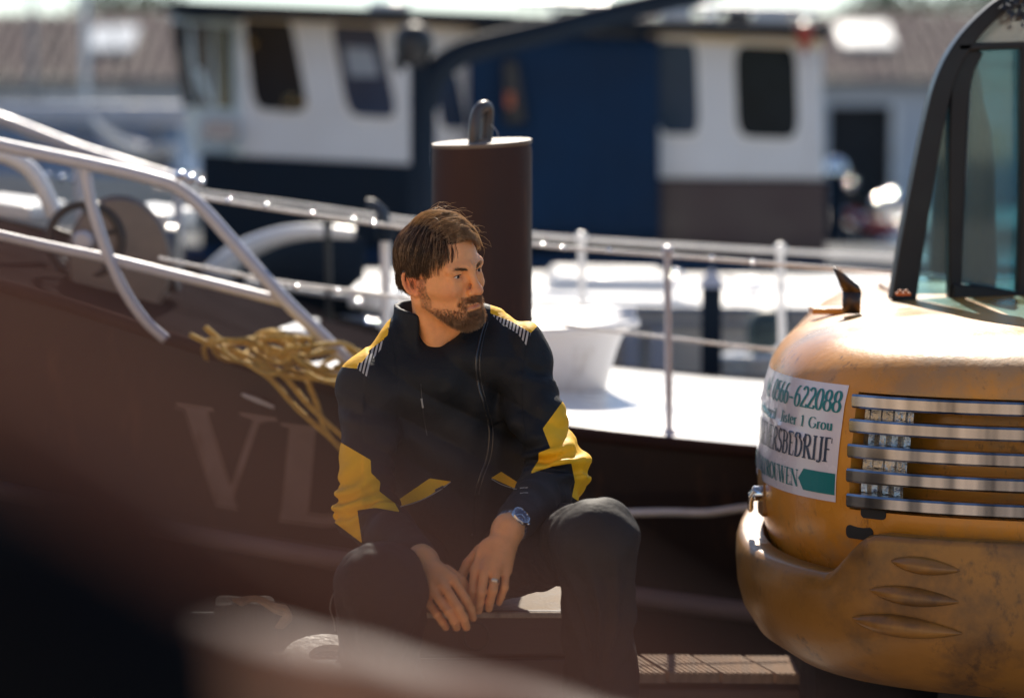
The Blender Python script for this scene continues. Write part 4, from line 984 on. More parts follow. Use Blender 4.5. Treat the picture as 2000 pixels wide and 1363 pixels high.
# find the outline parameter for a picture column at height z, front side only
def find_t(px, z):
    best = None
    for k in range(0, 700):
        tt = k / 1000.0; q = proj(np.array(hood(tt, z)))
        if best is None or abs(q[0] - px) < best[0]: best = (abs(q[0] - px), tt)
    return best[1]
tG = find_t(1664, 0.65)
ts = sorted(set([-1.2, -0.8, -0.4, -0.2, -0.1] + [k / 160 for k in range(0, 161)] + [tG - 0.0008, tG + 0.0008, 1.1, 1.4, 2.2]))
zs = sorted(set([z for z, _ in HPROF] + [0.526, 0.5285, 0.765, 0.7675, 0.70, 0.62]))
rows = []
for z in zs:
    row = []
    for tt in ts:
        rec = 0.10 if (tG < tt < 1 - tG and 0.527 < z < 0.7665) else 0.0
        row.append(hood(tt, z, -rec))
    rows.append(row)
mb = MB(); mb.grid(rows); mb.f.append(tuple(len(mb.v) - len(ts) + k for k in range(len(ts)))); hoodo = mb.build('hood', M_orange, exc, ang=32)
# chrome grille bars
for k, z in enumerate((0.750, 0.700, 0.6485, 0.598, 0.546)):
    t0 = tG - 0.002 + 0.0007 * k
    tl = [t0 + (1 - 2 * t0) * q / 60 for q in range(61)]
    h = 0.0142
    rws = [[outline(tt, hins(z) - o) + Vector((0, 0, z + dz)) for tt in tl] for o, dz in ((-0.012, -h), (0.010, -h), (0.013, -h * 0.7), (0.013, h * 0.7), (0.010, h), (-0.012, h))]
    mb = MB(); mb.grid(rws); n = len(tl)
    mb.f.append(tuple(q * n for q in range(6))); mb.f.append(tuple(q * n + n - 1 for q in range(5, -1, -1)))
    mb.build('grille_bar', M_bar, exc, ang=30)
tL1 = find_t(1768, 0.65)
M_lens = mat('clear_lamp_lens', (0.26, 0.28, 0.31), 0.08, metal=0.8, var=0.5, scale=30, bump=0.8, bscale=38, rvar=0.04)
for k, (z0, z1) in enumerate(((0.7145, 0.7355), (0.663, 0.6855), (0.612, 0.634), (0.5605, 0.583))):
    tl = [tG + 0.003 + (tL1 - tG - 0.003 - 0.002 * k) * q / 12 for q in range(13)]
    mb = MB(); mb.grid([[outline(tt, hins(z) + 0.020 + 0.004 * math.sin(q * 2.1 + k)) + Vector((0, 0, z)) for q, tt in enumerate(tl)] for z in (z0 - 0.010, (z0 + z1) / 2 - 0.004, (z0 + z1) / 2 + 0.004, z1 + 0.010)])
    mb.build('lamp_lens', M_lens, exc)
# dark slots under the grille
def on_hood_rr(px, py, w, h, r, name, m, z, off=0.003, slope=0.0):
    tt = find_t(px, z); p0 = hood(tt, z); p1 = hood(tt + 0.004, z); u = (p1 - p0).normalized(); nn = Vector((u.y, -u.x, 0))
    mb = MB(); mb.prism([p0 + nn * off + u * x + Vector((0, 0, y + x * slope)) for x, y in rrect(w, h, r)], nn * -0.02)
    return mb.build(name, m, exc, smooth=False)
zc = lambda px, py: P(px, py, 4.93).z
on_hood_rr(1706, 1000, 0.058, 0.024, 0.009, 'vent_slot', M_inside, zc(1706, 1000), 0.002)
on_hood_rr(1680, 1042, 0.066, 0.028, 0.010, 'vent_slot', M_inside, zc(1680, 1042), 0.002)
# sign, wrapped round the corner
ZT, ZB_ = 0.779, 0.536
tS0 = min(range(0, 500), key=lambda k: proj(np.array(hood(k / 1000, 0.65)))[0]) / 1000 + 0.004
tR_t, tR_b = find_t(1660, ZT), find_t(1633, ZB_)
def arc_table(z, t0, t1, n=60):
    pts = [hood(t0 + (t1 - t0) * k / n, z) for k in range(n + 1)]; L = [0]
    for a, b in zip(pts, pts[1:]): L.append(L[-1] + (b - a).length)
    return L
def signpt(u, v, off):
    z = ZB_ + (ZT - ZB_) * v
    t1 = tR_b + (tR_t - tR_b) * v
    L = arc_tabs[0]; s = u * L[-1]
    for k in range(len(L) - 1):
        if s <= L[k + 1] or k == len(L) - 2:
            f = (k + (s - L[k]) / (L[k + 1] - L[k])) / (len(L) - 1); break
    tt = tS0 + (t1 - tS0) * f
    crease = 0.004 * math.exp(-((v - (0.72 - 0.28 * u)) / 0.018) ** 2) if u < 0.8 else 0
    wob = 0.0016 * math.sin(u * 21) * math.sin(v * 9 + 1) * (1 - u)
    p = outline(tt, hins(z) - off - crease - wob); p.z = z
    return p
arc_tabs = [arc_table(0.65, tS0, (tR_t + tR_b) / 2)]
M_vinyl = mat('white_vinyl', (0.66, 0.64, 0.72), 0.22, var=0.06, scale=8, bump=0.15, bscale=18, coat=0.3)
mb = MB(); mb.grid([[signpt(u / 50, v / 30, 0.002) for u in range(51)] for v in range(31)]); sign = mb.build('sign', M_vinyl, exc)
M_teal = mat('teal_print', (0.010, 0.17, 0.19), 0.35)
M_inkd = mat('navy_print', (0.030, 0.045, 0.085), 0.35)
def sline(text, u0, u1, v0, v1, m, bold):
    for q in text_mesh(text, lambda u, v, e: signpt(u0 + (u1 - u0) * u, v0 + (v1 - v0) * v, 0.0032 + e), bold): q.build('letter', m, sign, smooth=False, fix=False)
sline('tel: 0566-622088', 0.22, 0.985, 0.765, 0.945, M_teal, 1.15)
sline('oudehornscil  Jister 1 Grou'.replace('J', 'J'), 0.10, 0.955, 0.605, 0.70, M_teal, 1.0)
sline('AANNEMERSBEDRIJF', 0.03, 0.965, 0.335, 0.545, M_inkd, 1.2)
sline('MET VERTROUWEN', 0.02, 0.76, 0.075, 0.225, M_teal, 1.15)
pl = [(0.765, 0.155), (0.80, 0.245), (0.995, 0.245), (0.995, 0.06), (0.80, 0.06)]
mb = MB(); mb.add([signpt(u, v, 0.0034) for u, v in [(0.765, 0.155), (0.80, 0.245), (0.85, 0.245), (0.90, 0.245), (0.95, 0.245), (0.995, 0.245), (0.995, 0.06), (0.95, 0.06), (0.90, 0.06), (0.85, 0.06), (0.80, 0.06)]], [(0, 1, 2, 9, 10), (2, 3, 8, 9), (3, 4, 7, 8), (4, 5, 6, 7)])
mb.build('teal_arrow', M_teal, sign, smooth=False)
# latch in its recess, near the left flank
tl_ = find_t(1488, 0.50)
p0 = hood(tl_, 0.505); u = (hood(tl_ + 0.01, 0.505) - p0).normalized(); nn = Vector((u.y, -u.x, 0))
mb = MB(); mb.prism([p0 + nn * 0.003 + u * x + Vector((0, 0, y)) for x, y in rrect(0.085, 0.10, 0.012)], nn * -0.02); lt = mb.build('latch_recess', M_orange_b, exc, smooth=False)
mb = MB(); mb.tube(smooth_path([p0 + nn * 0.018 + u * 0.03 + Vector((0, 0, 0.01)), p0 + nn * 0.026 + u * 0.012 + Vector((0, 0, -0.01)), p0 + nn * 0.022 - u * 0.02 + Vector((0, 0, -0.045))]), [0.009] * 6 + [0.007] * 6 + [0.004], 10)
mb.lathe([(0.018, -0.012), (0.018, 0.006), (0.01, 0.012), (0.0, 0.012)], p0 + nn * 0.014 + u * 0.018, 14, nn.to_track_quat('Z', 'Y').to_matrix()); mb.build('latch_lever', M_chrome, lt)

# counterweight with raised middle
CA, CB = AX + 0.046, BY + 0.075
tC0, tC1 = find_t(1655, 0.42), find_t(1745, 0.45)
def sstep(x): x = max(0, min(1, x)); return x * x * (3 - 2 * x)
def cw_top(tt):
    q = tt if tt < 0.5 else 1 - tt
    return 0.400 + 0.092 * sstep((q - tC0) / (tC1 - tC0)) + 0.004 * max(0, (tC0 - q)) * 10
ts2 = [-0.25, -0.1] + [k / 120 for k in range(0, 121)] + [1.1, 1.3, 1.6]
rows = []
for kind, f, ins in (('b', 0.0, 0.34), ('b', 0.006, 0.20), ('b', 0.03, 0.105), ('b', 0.075, 0.042), ('b', 0.125, 0.012), ('b', 0.17, 0.0), ('m', 0.5, -0.004), ('m', 0.8, -0.003), ('t', -0.014, 0.0), ('t', -0.004, 0.003), ('t', 0.0, 0.012), ('t', -0.002, 0.055), ('t', -0.03, 0.075), ('t', -0.10, 0.076)):
    row = []
    for tt in ts2:
        zt = cw_top(min(1, max(0, tt))); zb = 0.128
        z = zb + f if kind == 'b' else (0.30 + (zt - 0.30) * f if kind == 'm' else zt + f)
        p = outline(tt, ins, CA, CB, 3.1); p.z = z; row.append(p)
    rows.append(row)
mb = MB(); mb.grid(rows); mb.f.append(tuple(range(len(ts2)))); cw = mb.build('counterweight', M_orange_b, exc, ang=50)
def cwp(tt, z, off=0.0): p = outline(tt, -0.003 - off, CA, CB, 3.1); p.z = z; return p
def find_tc(px, z):
    return min((abs(proj(np.array(cwp(k / 1000, z)))[0] - px), k / 1000) for k in range(60, 700))[1]
for x0, x1, py, hh in ((1738, 1878, 1091, 0.0175), (1696, 1878, 1151, 0.0195), (1662, 1882, 1211, 0.022)):
    z = P(1800, py, 4.86).z; t0, t1 = find_tc(x0, z), find_tc(x1, z)
    rws = []
    for a in range(17):
        f = a / 16; tt = t0 + (t1 - t0) * f; w = max(0.0, math.sin(math.pi * f)) ** 0.75
        zc_ = z - 0.010 * (f - 0.5)
        rws.append([cwp(tt, zc_ + hh * w * math.cos(b), 0.026 * w * max(0, math.sin(b)) ** 0.8 * (1.0 if b > 1.2 else 0.8) - 0.001) for b in [math.pi * q / 10 for q in range(11)]])
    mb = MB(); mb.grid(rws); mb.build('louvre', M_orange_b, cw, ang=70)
# plate and turntable under it, tracks behind
mb = MB(); mb.box((CX, 5.9, 0.30), (1.0, 0.9, 0.16)); mb.build('turntable', M_dark, exc)
for s in (-1, 1):
    mb = MB(); pts = [(5.45, -0.02), (5.42, 0.05), (5.48, 0.14), (5.6, 0.17), (6.0, 0.17), (6.08, 0.10), (6.08, -0.02), (6.0, -0.10), (5.55, -0.10)]
    mb.prism([(CX + s * 0.42 - 0.14, y, z - 0.055 if z < 0 else z) for y, z in pts], (0.28, 0, 0)); mb.build('track', M_blackrub, exc, bevel=0.02)
# exhaust
mb = MB(); YE = 5.62
ctr = [P(1663, 612, YE), P(1663, 590, YE), P(1664, 570, YE)]
mb.tube(ctr, [0.021, 0.0215, 0.022], 18, caps=False)
rim = [(1664, 570), (1655, 553)]
n = 18; base = [ctr[-1] + Vector((math.cos(a) * 0.022, math.sin(a) * 0.022, 0)) for a in [2 * math.pi * k / n for k in range(n)]]
top_ = []
for k in range(n):
    a = 2 * math.pi * k / n; x = math.cos(a); c = P(1652, 540, YE)
    top_.append(c + Vector((x * 0.032, math.sin(a) * 0.024, -x * 0.022)))
mb.grid([base, top_], closed=True); o = mb.build('exhaust_pipe', mat('burnt_pipe_steel', (0.055, 0.04, 0.035), 0.35, metal=0.6), exc)
md = o.modifiers.new('t', 'SOLIDIFY'); md.thickness = 0.003
mb = MB(); mb.box(P(1620, 606, 5.75), (0.09, 0.08, 0.015)); mb.build('hood_bracket', M_orange, exc, bevel=0.003)
# cab
YC = 5.95
def cp(px, py, d=0): return P(px, py, YC + d)
def bar(pts, w, d, name, m=M_cabf, smooth=True, parent=exc):
    """flat bar swept through picture points at cab depth: w across the picture, d deep"""
    q = smooth_path([cp(x, y, e) for x, y, e in pts], 6) if smooth else [cp(x, y, e) for x, y, e in pts]
    rows = []
    for i, p in enumerate(q):
        tg = (q[min(i + 1, len(q) - 1)] - q[max(i - 1, 0)]).normalized(); s = tg.cross(Vector((0, 1, 0))).normalized()
        ww = (w[0] + (w[1] - w[0]) * i / (len(q) - 1)) if isinstance(w, tuple) else w
        rows.append([p + s * ww / 2, p - s * ww / 2, p - s * ww / 2 + Vector((0, d, 0)), p + s * ww / 2 + Vector((0, d, 0))])
    mb = MB(); mb.grid(rows, closed=True); mb.f.append((0, 1, 2, 3)); n = len(rows) * 4; mb.f.append((n - 1, n - 2, n - 3, n - 4))
    return mb.build(name, m, parent, ang=40, bevel=0.004)
bar([(1765, 590, 0), (1782, 480, 0), (1803, 360, 0), (1826, 240, 0), (1846, 160, 0), (1876, 98, 0), (1920, 44, 0), (1975, 0, 0), (2060, -30, 0)], (0.062, 0.030), 0.07, 'rear_pillar')
bar([(1866, 590, 0.02), (1868, 420, 0.02), (1872, 250, 0.02), (1880, 150, 0.02), (1900, 95, 0.02)], (0.030, 0.058), 0.05, 'inner_pillar')
bar([(1872, 93, 0.0), (1950, 90, 0.0), (2080, 86, 0.0), (2300, 84, 0)], 0.018, 0.05, 'roof_rail')
bar([(1862, 572, 0.0), (1930, 578, 0.0), (2010, 592, 0.0), (2300, 640, 0.0)], 0.045, 0.06, 'sill')
bar([(2005, 600, 0.0), (2012, 400, 0.0), (2012, 90, 0.0)], 0.045, 0.05, 'inner_pillar')
bar([(1876, 105, 0.9), (1960, 30, 0.9), (2100, -10, 0.9)], 0.05, 0.05, 'front_roof_bow')
bar([(1875, 110, 0.9), (1850, 300, 0.9), (1830, 560, 0.9)], 0.045, 0.05, 'front_pillar')
M_cabglass = glass_mat('teal_cab_glass', (0.50, 0.74, 0.80), 0.16)
mb = MB(); mb.add([cp(1788, 575, 0.05), cp(1850, 575, 0.05), cp(1868, 200, 0.05), cp(1846, 200, 0.05)], [(0, 1, 2, 3)]); o = mb.build('quarter_window', M_cabglass, exc, smooth=False); md = o.modifiers.new('t', 'SOLIDIFY'); md.thickness = 0.005
mb = MB(); mb.add([cp(1876, 570, 0.055), cp(2010, 585, 0.055), cp(2010, 92, 0.055), cp(1900, 95, 0.055)], [(0, 1, 2, 3)]); o = mb.build('rear_window', M_cabglass, exc, smooth=False); md = o.modifiers.new('t', 'SOLIDIFY'); md.thickness = 0.005
mb = MB(); mb.add([cp(1905, 84, 0.03), cp(2080, 78, 0.03), cp(2080, -26, 0.03), cp(1978, 6, 0.03), cp(1930, 46, 0.03)], [(0, 1, 2, 3, 4)]); o = mb.build('roof_window', glass_mat('clear_roof_glass', (0.85, 0.85, 0.82), 0.35), exc, smooth=False); md = o.modifiers.new('t', 'SOLIDIFY'); md.thickness = 0.005
mb = MB(); mb.add([cp(1830, 560, 0.93), cp(2200, 560, 0.93), cp(2200, 60, 0.93), cp(1880, 100, 0.93)], [(0, 1, 2, 3)]); o = mb.build('windscreen', M_cabglass, exc, smooth=False); md = o.modifiers.new('t', 'SOLIDIFY'); md.thickness = 0.005
# operator seat and headrest, seen dark through the glass
rows = []
for k, (px, py, w) in enumerate(((1900, 590, 0.11), (1902, 520, 0.115), (1906, 420, 0.105), (1904, 330, 0.10), (1900, 250, 0.085), (1898, 200, 0.06), (1896, 150, 0.045), (1894, 120, 0.02))):
    c = cp(px, py, 0.3); rows.append([c + Vector((math.cos(a) * w / 2 * (1 + 0.06 * math.sin(k * 2.2)), math.sin(a) * 0.07, 0)) for a in [q * math.pi / 8 for q in range(16)]])
mb = MB(); mb.grid(rows, closed=True); mb.build('seat', mat('dark_seat_cloth', (0.02, 0.025, 0.035), 0.8), exc)
mb = MB(); mb.tube([cp(1940, 585, 0.4), cp(1936, 300, 0.4)], 0.006, 8); mb.build('wiper', M_cabf, exc)
# hood cowl plate behind and hinges
mb = MB(); mb.prism([(0.98, 6.0, 0.885), (2.0, 6.0, 0.885), (2.0, 6.6, 0.90), (1.0, 6.6, 0.90)], (0, 0, -0.02)); mb.build('cab_floor', M_orange, exc)
for px, py in ((1764, 574), (1868, 602), (1990, 630)):
    c = P(px, py, 5.70 if px < 1900 else 5.35); mb = MB(); mb.box(c, (0.035, 0.02, 0.007)); hg = mb.build('hinge', mat('rusty_orange', (0.45, 0.13, 0.03), 0.6), exc, bevel=0.002)
    for s in (-0.008, 0.006):
        mb = MB(); mb.lathe([(0.005, 0), (0.005, 0.006), (0, 0.007)], c + Vector((s, 0, 0.003)), 8); mb.build('bolt_head', mat('rusty_orange', (0.45, 0.13, 0.03), 0.6), hg)
mb = MB()
for k in range(60):
    v = Vector((RNG.gauss(0, 1), RNG.gauss(0, 1), RNG.gauss(0, 1))) * 0.022; c = cp(1992, 14, -0.05) + v
    a = Vector((RNG.uniform(-1, 1), RNG.uniform(-1, 1), RNG.uniform(-1, 1))).normalized(); b = a.orthogonal().normalized(); s = 0.009
    mb.add([c - a * s, c + b * s, c + a * s, c - b * s], [(0, 1, 2, 3)])
mb.build('cable_bundle', M_dark, exc, smooth=False, fix=False)['kind'] = 'stuff'
# ------------------------------------------------------------------ the man: bodies and clothes grown from distance fields
class Vox:
    def __init__(s, lo, hi, h):
        s.lo = np.array(lo, float); s.h = h
        s.n = tuple(int(math.ceil((b - a) / h)) + 1 for a, b in zip(lo, hi))
        s.D = np.full(s.n, 1.0, np.float32)
    def sub_grid(s, lo, hi):
        i0 = [max(0, int(math.floor((l - o) / s.h))) for l, o in zip(lo, s.lo)]
        i1 = [min(n, int(math.ceil((u - o) / s.h)) + 1) for u, o, n in zip(hi, s.lo, s.n)]
        if any(a >= b for a, b in zip(i0, i1)): return None, None
        sl = tuple(slice(a, b) for a, b in zip(i0, i1))
        ax = [(s.lo[k] + s.h * np.arange(i0[k], i1[k])).astype(np.float32) for k in range(3)]
        return sl, (ax[0][:, None, None], ax[1][None, :, None], ax[2][None, None, :])
    def put(s, prim, k=0.01, op='u'):
        fn, lo, hi = prim
        pad = k * 1.2 + 4 * s.h
        sl, g = s.sub_grid([v - pad for v in lo], [v + pad for v in hi])
        if sl is None: return s
        d = fn(*g); D = s.D[sl]
        if op == 's': d = -d
        if k > 0:
            if op == 'u':
                h = np.clip(0.5 + 0.5 * (D - d) / k, 0, 1); r = D + (d - D) * h - k * h * (1 - h)
            else:
                h = np.clip(0.5 - 0.5 * (D - d) / k, 0, 1); r = D + (d - D) * h + k * h * (1 - h)
        else: r = np.minimum(D, d) if op == 'u' else np.maximum(D, d)
        s.D[sl] = r
        return s
    def warp(s, fn, lo, hi):
        sl, g = s.sub_grid(lo, hi)
        if sl is not None: s.D[sl] += fn(*g).astype(np.float32)
    def mesh(s):
        """surface nets"""
        D = s.D; ins = D < 0
        nx, ny, nz = s.n
        cnt = np.zeros((nx - 1, ny - 1, nz - 1), np.int8)
        for a in (0, 1):
            for b in (0, 1):
                for c in (0, 1): cnt += ins[a:nx - 1 + a, b:ny - 1 + b, c:nz - 1 + c]
        act = np.argwhere((cnt > 0) & (cnt < 8))
        idx = np.full(cnt.shape, -1, np.int32); idx[act[:, 0], act[:, 1], act[:, 2]] = np.arange(len(act))
        cor = {}
        for a in (0, 1):
            for b in (0, 1):
                for c in (0, 1): cor[a, b, c] = D[act[:, 0] + a, act[:, 1] + b, act[:, 2] + c].astype(np.float64)
        acc = np.zeros((len(act), 3)); w = np.zeros(len(act))
        ks = list(cor)
        for p in ks:
            for ax in range(3):
                if p[ax] == 1: continue
                q = list(p); q[ax] = 1; q = tuple(q)
                d0, d1 = cor[p], cor[q]; m = (d0 < 0) != (d1 < 0)
                t = np.where(m, d0 / np.where(m, d0 - d1, 1), 0)
                pt = np.zeros((len(act), 3)); pt += np.array(p, float); pt[:, ax] += t
                acc[m] += pt[m]; w[m] += 1
        V = (act + acc / w[:, None]) * s.h + s.lo
        F = []
        for ax in range(3):
            o = [i for i in range(3) if i != ax]
            sa = [slice(None)] * 3; sb = [slice(None)] * 3; sa[ax] = slice(0, -1); sb[ax] = slice(1, None)
            for q in o: sa[q] = slice(1, -1); sb[q] = slice(1, -1)
            A, B = ins[tuple(sa)], ins[tuple(sb)]
            e = np.argwhere(A != B)
            sign = A[e[:, 0], e[:, 1], e[:, 2]]
            c = e.copy()
            for q in o: c[:, q] += 1
            def cell(d1, d2):
                cc = c.copy(); cc[:, o[0]] -= d1; cc[:, o[1]] -= d2; return idx[cc[:, 0], cc[:, 1], cc[:, 2]]
            quad = np.stack([cell(1, 1), cell(0, 1), cell(0, 0), cell(1, 0)], 1)
            flip = sign if ax != 1 else ~sign
            quad[~flip] = quad[~flip][:, ::-1]
            F.append(quad)
        return V, np.concatenate(F)
def relax(V, F, it=1, lam=0.5, mu=-0.53):
    e = np.concatenate([F[:, [0, 1]], F[:, [1, 2]], F[:, [2, 3]], F[:, [3, 0]]])
    n = len(V)
    for k in range(it * 2):
        s = np.zeros((n, 3)); c = np.zeros(n)
        for q in range(3): s[:, q] = np.bincount(e[:, 0], V[e[:, 1], q], n) + np.bincount(e[:, 1], V[e[:, 0], q], n)
        c = np.bincount(e[:, 0], minlength=n) + np.bincount(e[:, 1], minlength=n)
        V = V + (lam if k % 2 == 0 else mu) * (s / np.maximum(c, 1)[:, None] - V)
    return V
def vnormals(V, F):
    n = np.cross(V[F[:, 2]] - V[F[:, 0]], V[F[:, 3]] - V[F[:, 1]])
    N = np.zeros_like(V)
    for k in range(4):
        for q in range(3): N[:, q] += np.bincount(F[:, k], n[:, q], len(V))
    return N / np.maximum(np.linalg.norm(N, axis=1), 1e-12)[:, None]
def ell(c, r, R=None):
    c = np.array(c, float); r = np.array(r, float)
    m = float(r.max())
    if R is None: lo, hi = c - r, c + r
    else: lo, hi = c - m, c + m
    def fn(x, y, z):
        X, Y, Z = x - c[0], y - c[1], z - c[2]
        if R is not None:
            A = np.array(R.transposed()); X, Y, Z = (A[0, 0] * X + A[0, 1] * Y + A[0, 2] * Z), (A[1, 0] * X + A[1, 1] * Y + A[1, 2] * Z), (A[2, 0] * X + A[2, 1] * Y + A[2, 2] * Z)
        k0 = np.sqrt((X / r[0]) ** 2 + (Y / r[1]) ** 2 + (Z / r[2]) ** 2); k1 = np.sqrt((X / r[0] ** 2) ** 2 + (Y / r[1] ** 2) ** 2 + (Z / r[2] ** 2) ** 2)
        return k0 * (k0 - 1) / np.maximum(k1, 1e-6)
    return fn, lo, hi
def cone(a, b, ra, rb, flat=None):
    a = np.array(a, float); b = np.array(b, float); ab = b - a; L2 = float(ab @ ab); m = max(ra, rb)
    lo = np.minimum(a, b) - m; hi = np.maximum(a, b) + m
    def fn(x, y, z):
        X, Y, Z = x - a[0], y - a[1], z - a[2]
        t = np.clip((X * ab[0] + Y * ab[1] + Z * ab[2]) / L2, 0, 1)
        return np.sqrt((X - ab[0] * t) ** 2 + (Y - ab[1] * t) ** 2 + (Z - ab[2] * t) ** 2) - (ra + (rb - ra) * t)
    return fn, lo, hi
def halfspace(p, n, lo, hi):
    p = np.array(p, float); n = np.array(n, float); n = n / np.linalg.norm(n)
    return (lambda x, y, z: (x - p[0]) * n[0] + (y - p[1]) * n[1] + (z - p[2]) * n[2]), lo, hi
def mesh_obj(name, V, F, m, parent, attr=None):
    me = bpy.data.meshes.new(name)
    me.vertices.add(len(V)); me.vertices.foreach_set('co', np.ascontiguousarray(V, np.float32).ravel())
    me.loops.add(F.size); me.loops.foreach_set('vertex_index', np.ascontiguousarray(F, np.int32).ravel())
    me.polygons.add(len(F)); me.polygons.foreach_set('loop_start', np.arange(0, F.size, 4, dtype=np.int32))
    me.polygons.foreach_set('loop_total', np.full(len(F), 4, np.int32)); me.polygons.foreach_set('use_smooth', np.ones(len(F), bool))
    me.update(calc_edges=True); me.validate()
    if attr is not None:
        ca = me.color_attributes.new('Col', 'FLOAT_COLOR', 'POINT')
        ca.data.foreach_set('color', np.concatenate([attr, np.ones((len(V), 1))], 1).astype(np.float32).ravel())
    me.materials.append(m)
    o = bpy.data.objects.new(name, me); COL.objects.link(o); attach(o, parent)
    return o
def sub_mesh(V, F, mask):
    f = F[mask]; u, inv = np.unique(f, return_inverse=True)
    return V[u], inv.reshape(f.shape)

man = thing('person', 'bearded man in black and yellow work jacket sitting on a crate looking right', 'person', (0.0, 4.9, -0.16))

# -------- head frame
HC = P(861, 537, 5.0)
HR = Matrix.Rotation(math.radians(45), 3, 'Z') @ Matrix.Rotation(math.radians(-11), 3, 'Y') @ Matrix.Rotation(math.radians(5), 3, 'X')
HRn = np.array(HR)
HS = 0.922
def h2w(p): return np.array(HC) + HS * (np.asarray(p, float) @ HRn.T)
def w2h(p): return ((np.asarray(p, float) - np.array(HC)) @ HRn) / HS
def hell(c, r, rot=None): return ell(h2w(c), [HS * v for v in r], HR if rot is None else HR @ rot)
def hcone(a, b, ra, rb): return cone(h2w(a), h2w(b), HS * ra, HS * rb)

body = Vox((-0.40, 4.40, 0.14), (0.30, 5.42, 1.27), 0.0027)
# torso and arms inside the clothes
NB = P(868, 690, 5.06)
chest = P(875, 800, 5.10); hip = P(880, 1075, 5.22)
R_sh, R_el, R_wr = P(722, 760, 5.0), P(714, 1000, 4.88), P(826, 1096, 4.62)
L_sh, L_el, L_wr = P(1006, 700, 5.02), P(1094, 928, 4.90), P(992, 1034, 4.66)
body.put(ell(chest, (0.14, 0.09, 0.17))).put(cone(chest, hip, 0.10, 0.11), 0.05)
for sh, el, wr in ((R_sh, R_el, R_wr), (L_sh, L_el, L_wr)):
    body.put(cone(chest + Vector((0, 0, 0.08)), sh, 0.06, 0.045), 0.03).put(cone(sh, el, 0.042, 0.036), 0.02).put(cone(el, wr, 0.037, 0.0265), 0.01)
# head
S = body
S.put(hell((0, 0.012, 0.045), (0.0745, 0.095, 0.086)), 0.01)
S.put(hell((0, -0.028, 0.025), (0.0655, 0.066, 0.078)), 0.02)
S.put(hell((0, -0.034, -0.028), (0.058, 0.056, 0.068)), 0.02)
S.put(hell((0, -0.046, -0.066), (0.046, 0.045, 0.040)), 0.02)
S.put(hell((0, -0.084, -0.089), (0.021, 0.018, 0.018)), 0.02)
for s in (-1, 1):
    S.put(hcone((s * 0.056, 0.004, -0.045), (s * 0.022, -0.074, -0.087), 0.018, 0.016), 0.02)
    S.put(hcone((s * 0.060, -0.02, -0.012), (s * 0.040, -0.074, -0.016), 0.016, 0.015), 0.022)
    S.put(hcone((s * 0.007, -0.0945, 0.031), (s * 0.047, -0.0785, 0.033), 0.0095, 0.009), 0.012)
    S.put(hell((s * 0.033, -0.101, 0.014), (0.0195, 0.0175, 0.0135)), 0.012, 's')
# eye globes sit in the sockets, lids wrap them
EYES = []
for s in (-1, 1):
    ec = (s * 0.0325, -0.0775, 0.0145); EYES.append(ec)
    S.put(hell(ec, (0.0108, 0.0104, 0.0106)), 0.002)
    for z0, z1, rr in ((0.0070, 0.0085, 0.0034), (-0.0050, -0.0062, 0.0027)):
        a = (ec[0] - s * 0.0155, ec[1] - 0.0045, ec[2] - 0.001); b = (ec[0] - s * 0.006, ec[1] - 0.0116, ec[2] + z0); c = (ec[0] + s * 0.006, ec[1] - 0.0095, ec[2] + z0); d = (ec[0] + s * 0.0165, ec[1] + 0.001, ec[2] - 0.003)
        for p, q in ((a, b), (b, c), (c, d)): S.put(hcone(p, q, rr, rr), 0.003)
    S.put(hcone((ec[0] - s * 0.010, ec[1] - 0.010, ec[2] + 0.0125), (ec[0] + s * 0.014, ec[1] - 0.0035, ec[2] + 0.0115), 0.0055, 0.0055), 0.008)
    S.put(hcone((ec[0] - s * 0.008, ec[1] - 0.0095, ec[2] - 0.0125), (ec[0] + s * 0.010, ec[1] - 0.006, ec[2] - 0.0125), 0.0038, 0.0038), 0.010)
# nose
S.put(hcone((0, -0.0935, 0.028), (0, -0.112, -0.012), 0.0068, 0.0088), 0.012)
S.put(hell((0, -0.1165, -0.0215), (0.0108, 0.0125, 0.0105)), 0.010)
for s in (-1, 1):
    S.put(hell((s * 0.0125, -0.1045, -0.0245), (0.0072, 0.0105, 0.0072)), 0.006)
    S.put(hell((s * 0.0062, -0.1105, -0.0335), (0.0034, 0.0055, 0.0040)), 0.003, 's')
# muzzle, lips
S.put(hell((0, -0.077, -0.054), (0.033, 0.0235, 0.030)), 0.016)
up = [(-0.0235, -0.0885, -0.0565), (-0.010, -0.0985, -0.0525), (0, -0.1005, -0.0535), (0.010, -0.0985, -0.0525), (0.0235, -0.0885, -0.0565)]
for p, q in zip(up, up[1:]): S.put(hcone(p, q, 0.0044, 0.0048), 0.005)
lo_ = [(-0.021, -0.0885, -0.0585), (-0.009, -0.0975, -0.0635), (0.009, -0.0975, -0.0635), (0.021, -0.0885, -0.0585)]
for p, q in zip(lo_, lo_[1:]): S.put(hcone(p, q, 0.0046, 0.0056), 0.005)
mo = [(-0.025, -0.0925, -0.058), (-0.009, -0.1045, -0.0578), (0.009, -0.1045, -0.0578), (0.025, -0.0925, -0.058)]
for p, q in zip(mo, mo[1:]): S.put(hcone(p, q, 0.0016, 0.0016), 0.003, 's')
S.put(hcone((-0.012, -0.0975, -0.0755), (0.012, -0.0975, -0.0755), 0.004, 0.004), 0.010, 's')
for s in (-1, 1):        # folds beside the nose, frown lines
    S.put(hcone((s * 0.0215, -0.0985, -0.022), (s * 0.033, -0.0855, -0.052), 0.0022, 0.0022), 0.006, 's')
    S.put(hcone((s * 0.0055, -0.1025, 0.030), (s * 0.0065, -0.0995, 0.047), 0.0013, 0.001), 0.004, 's')
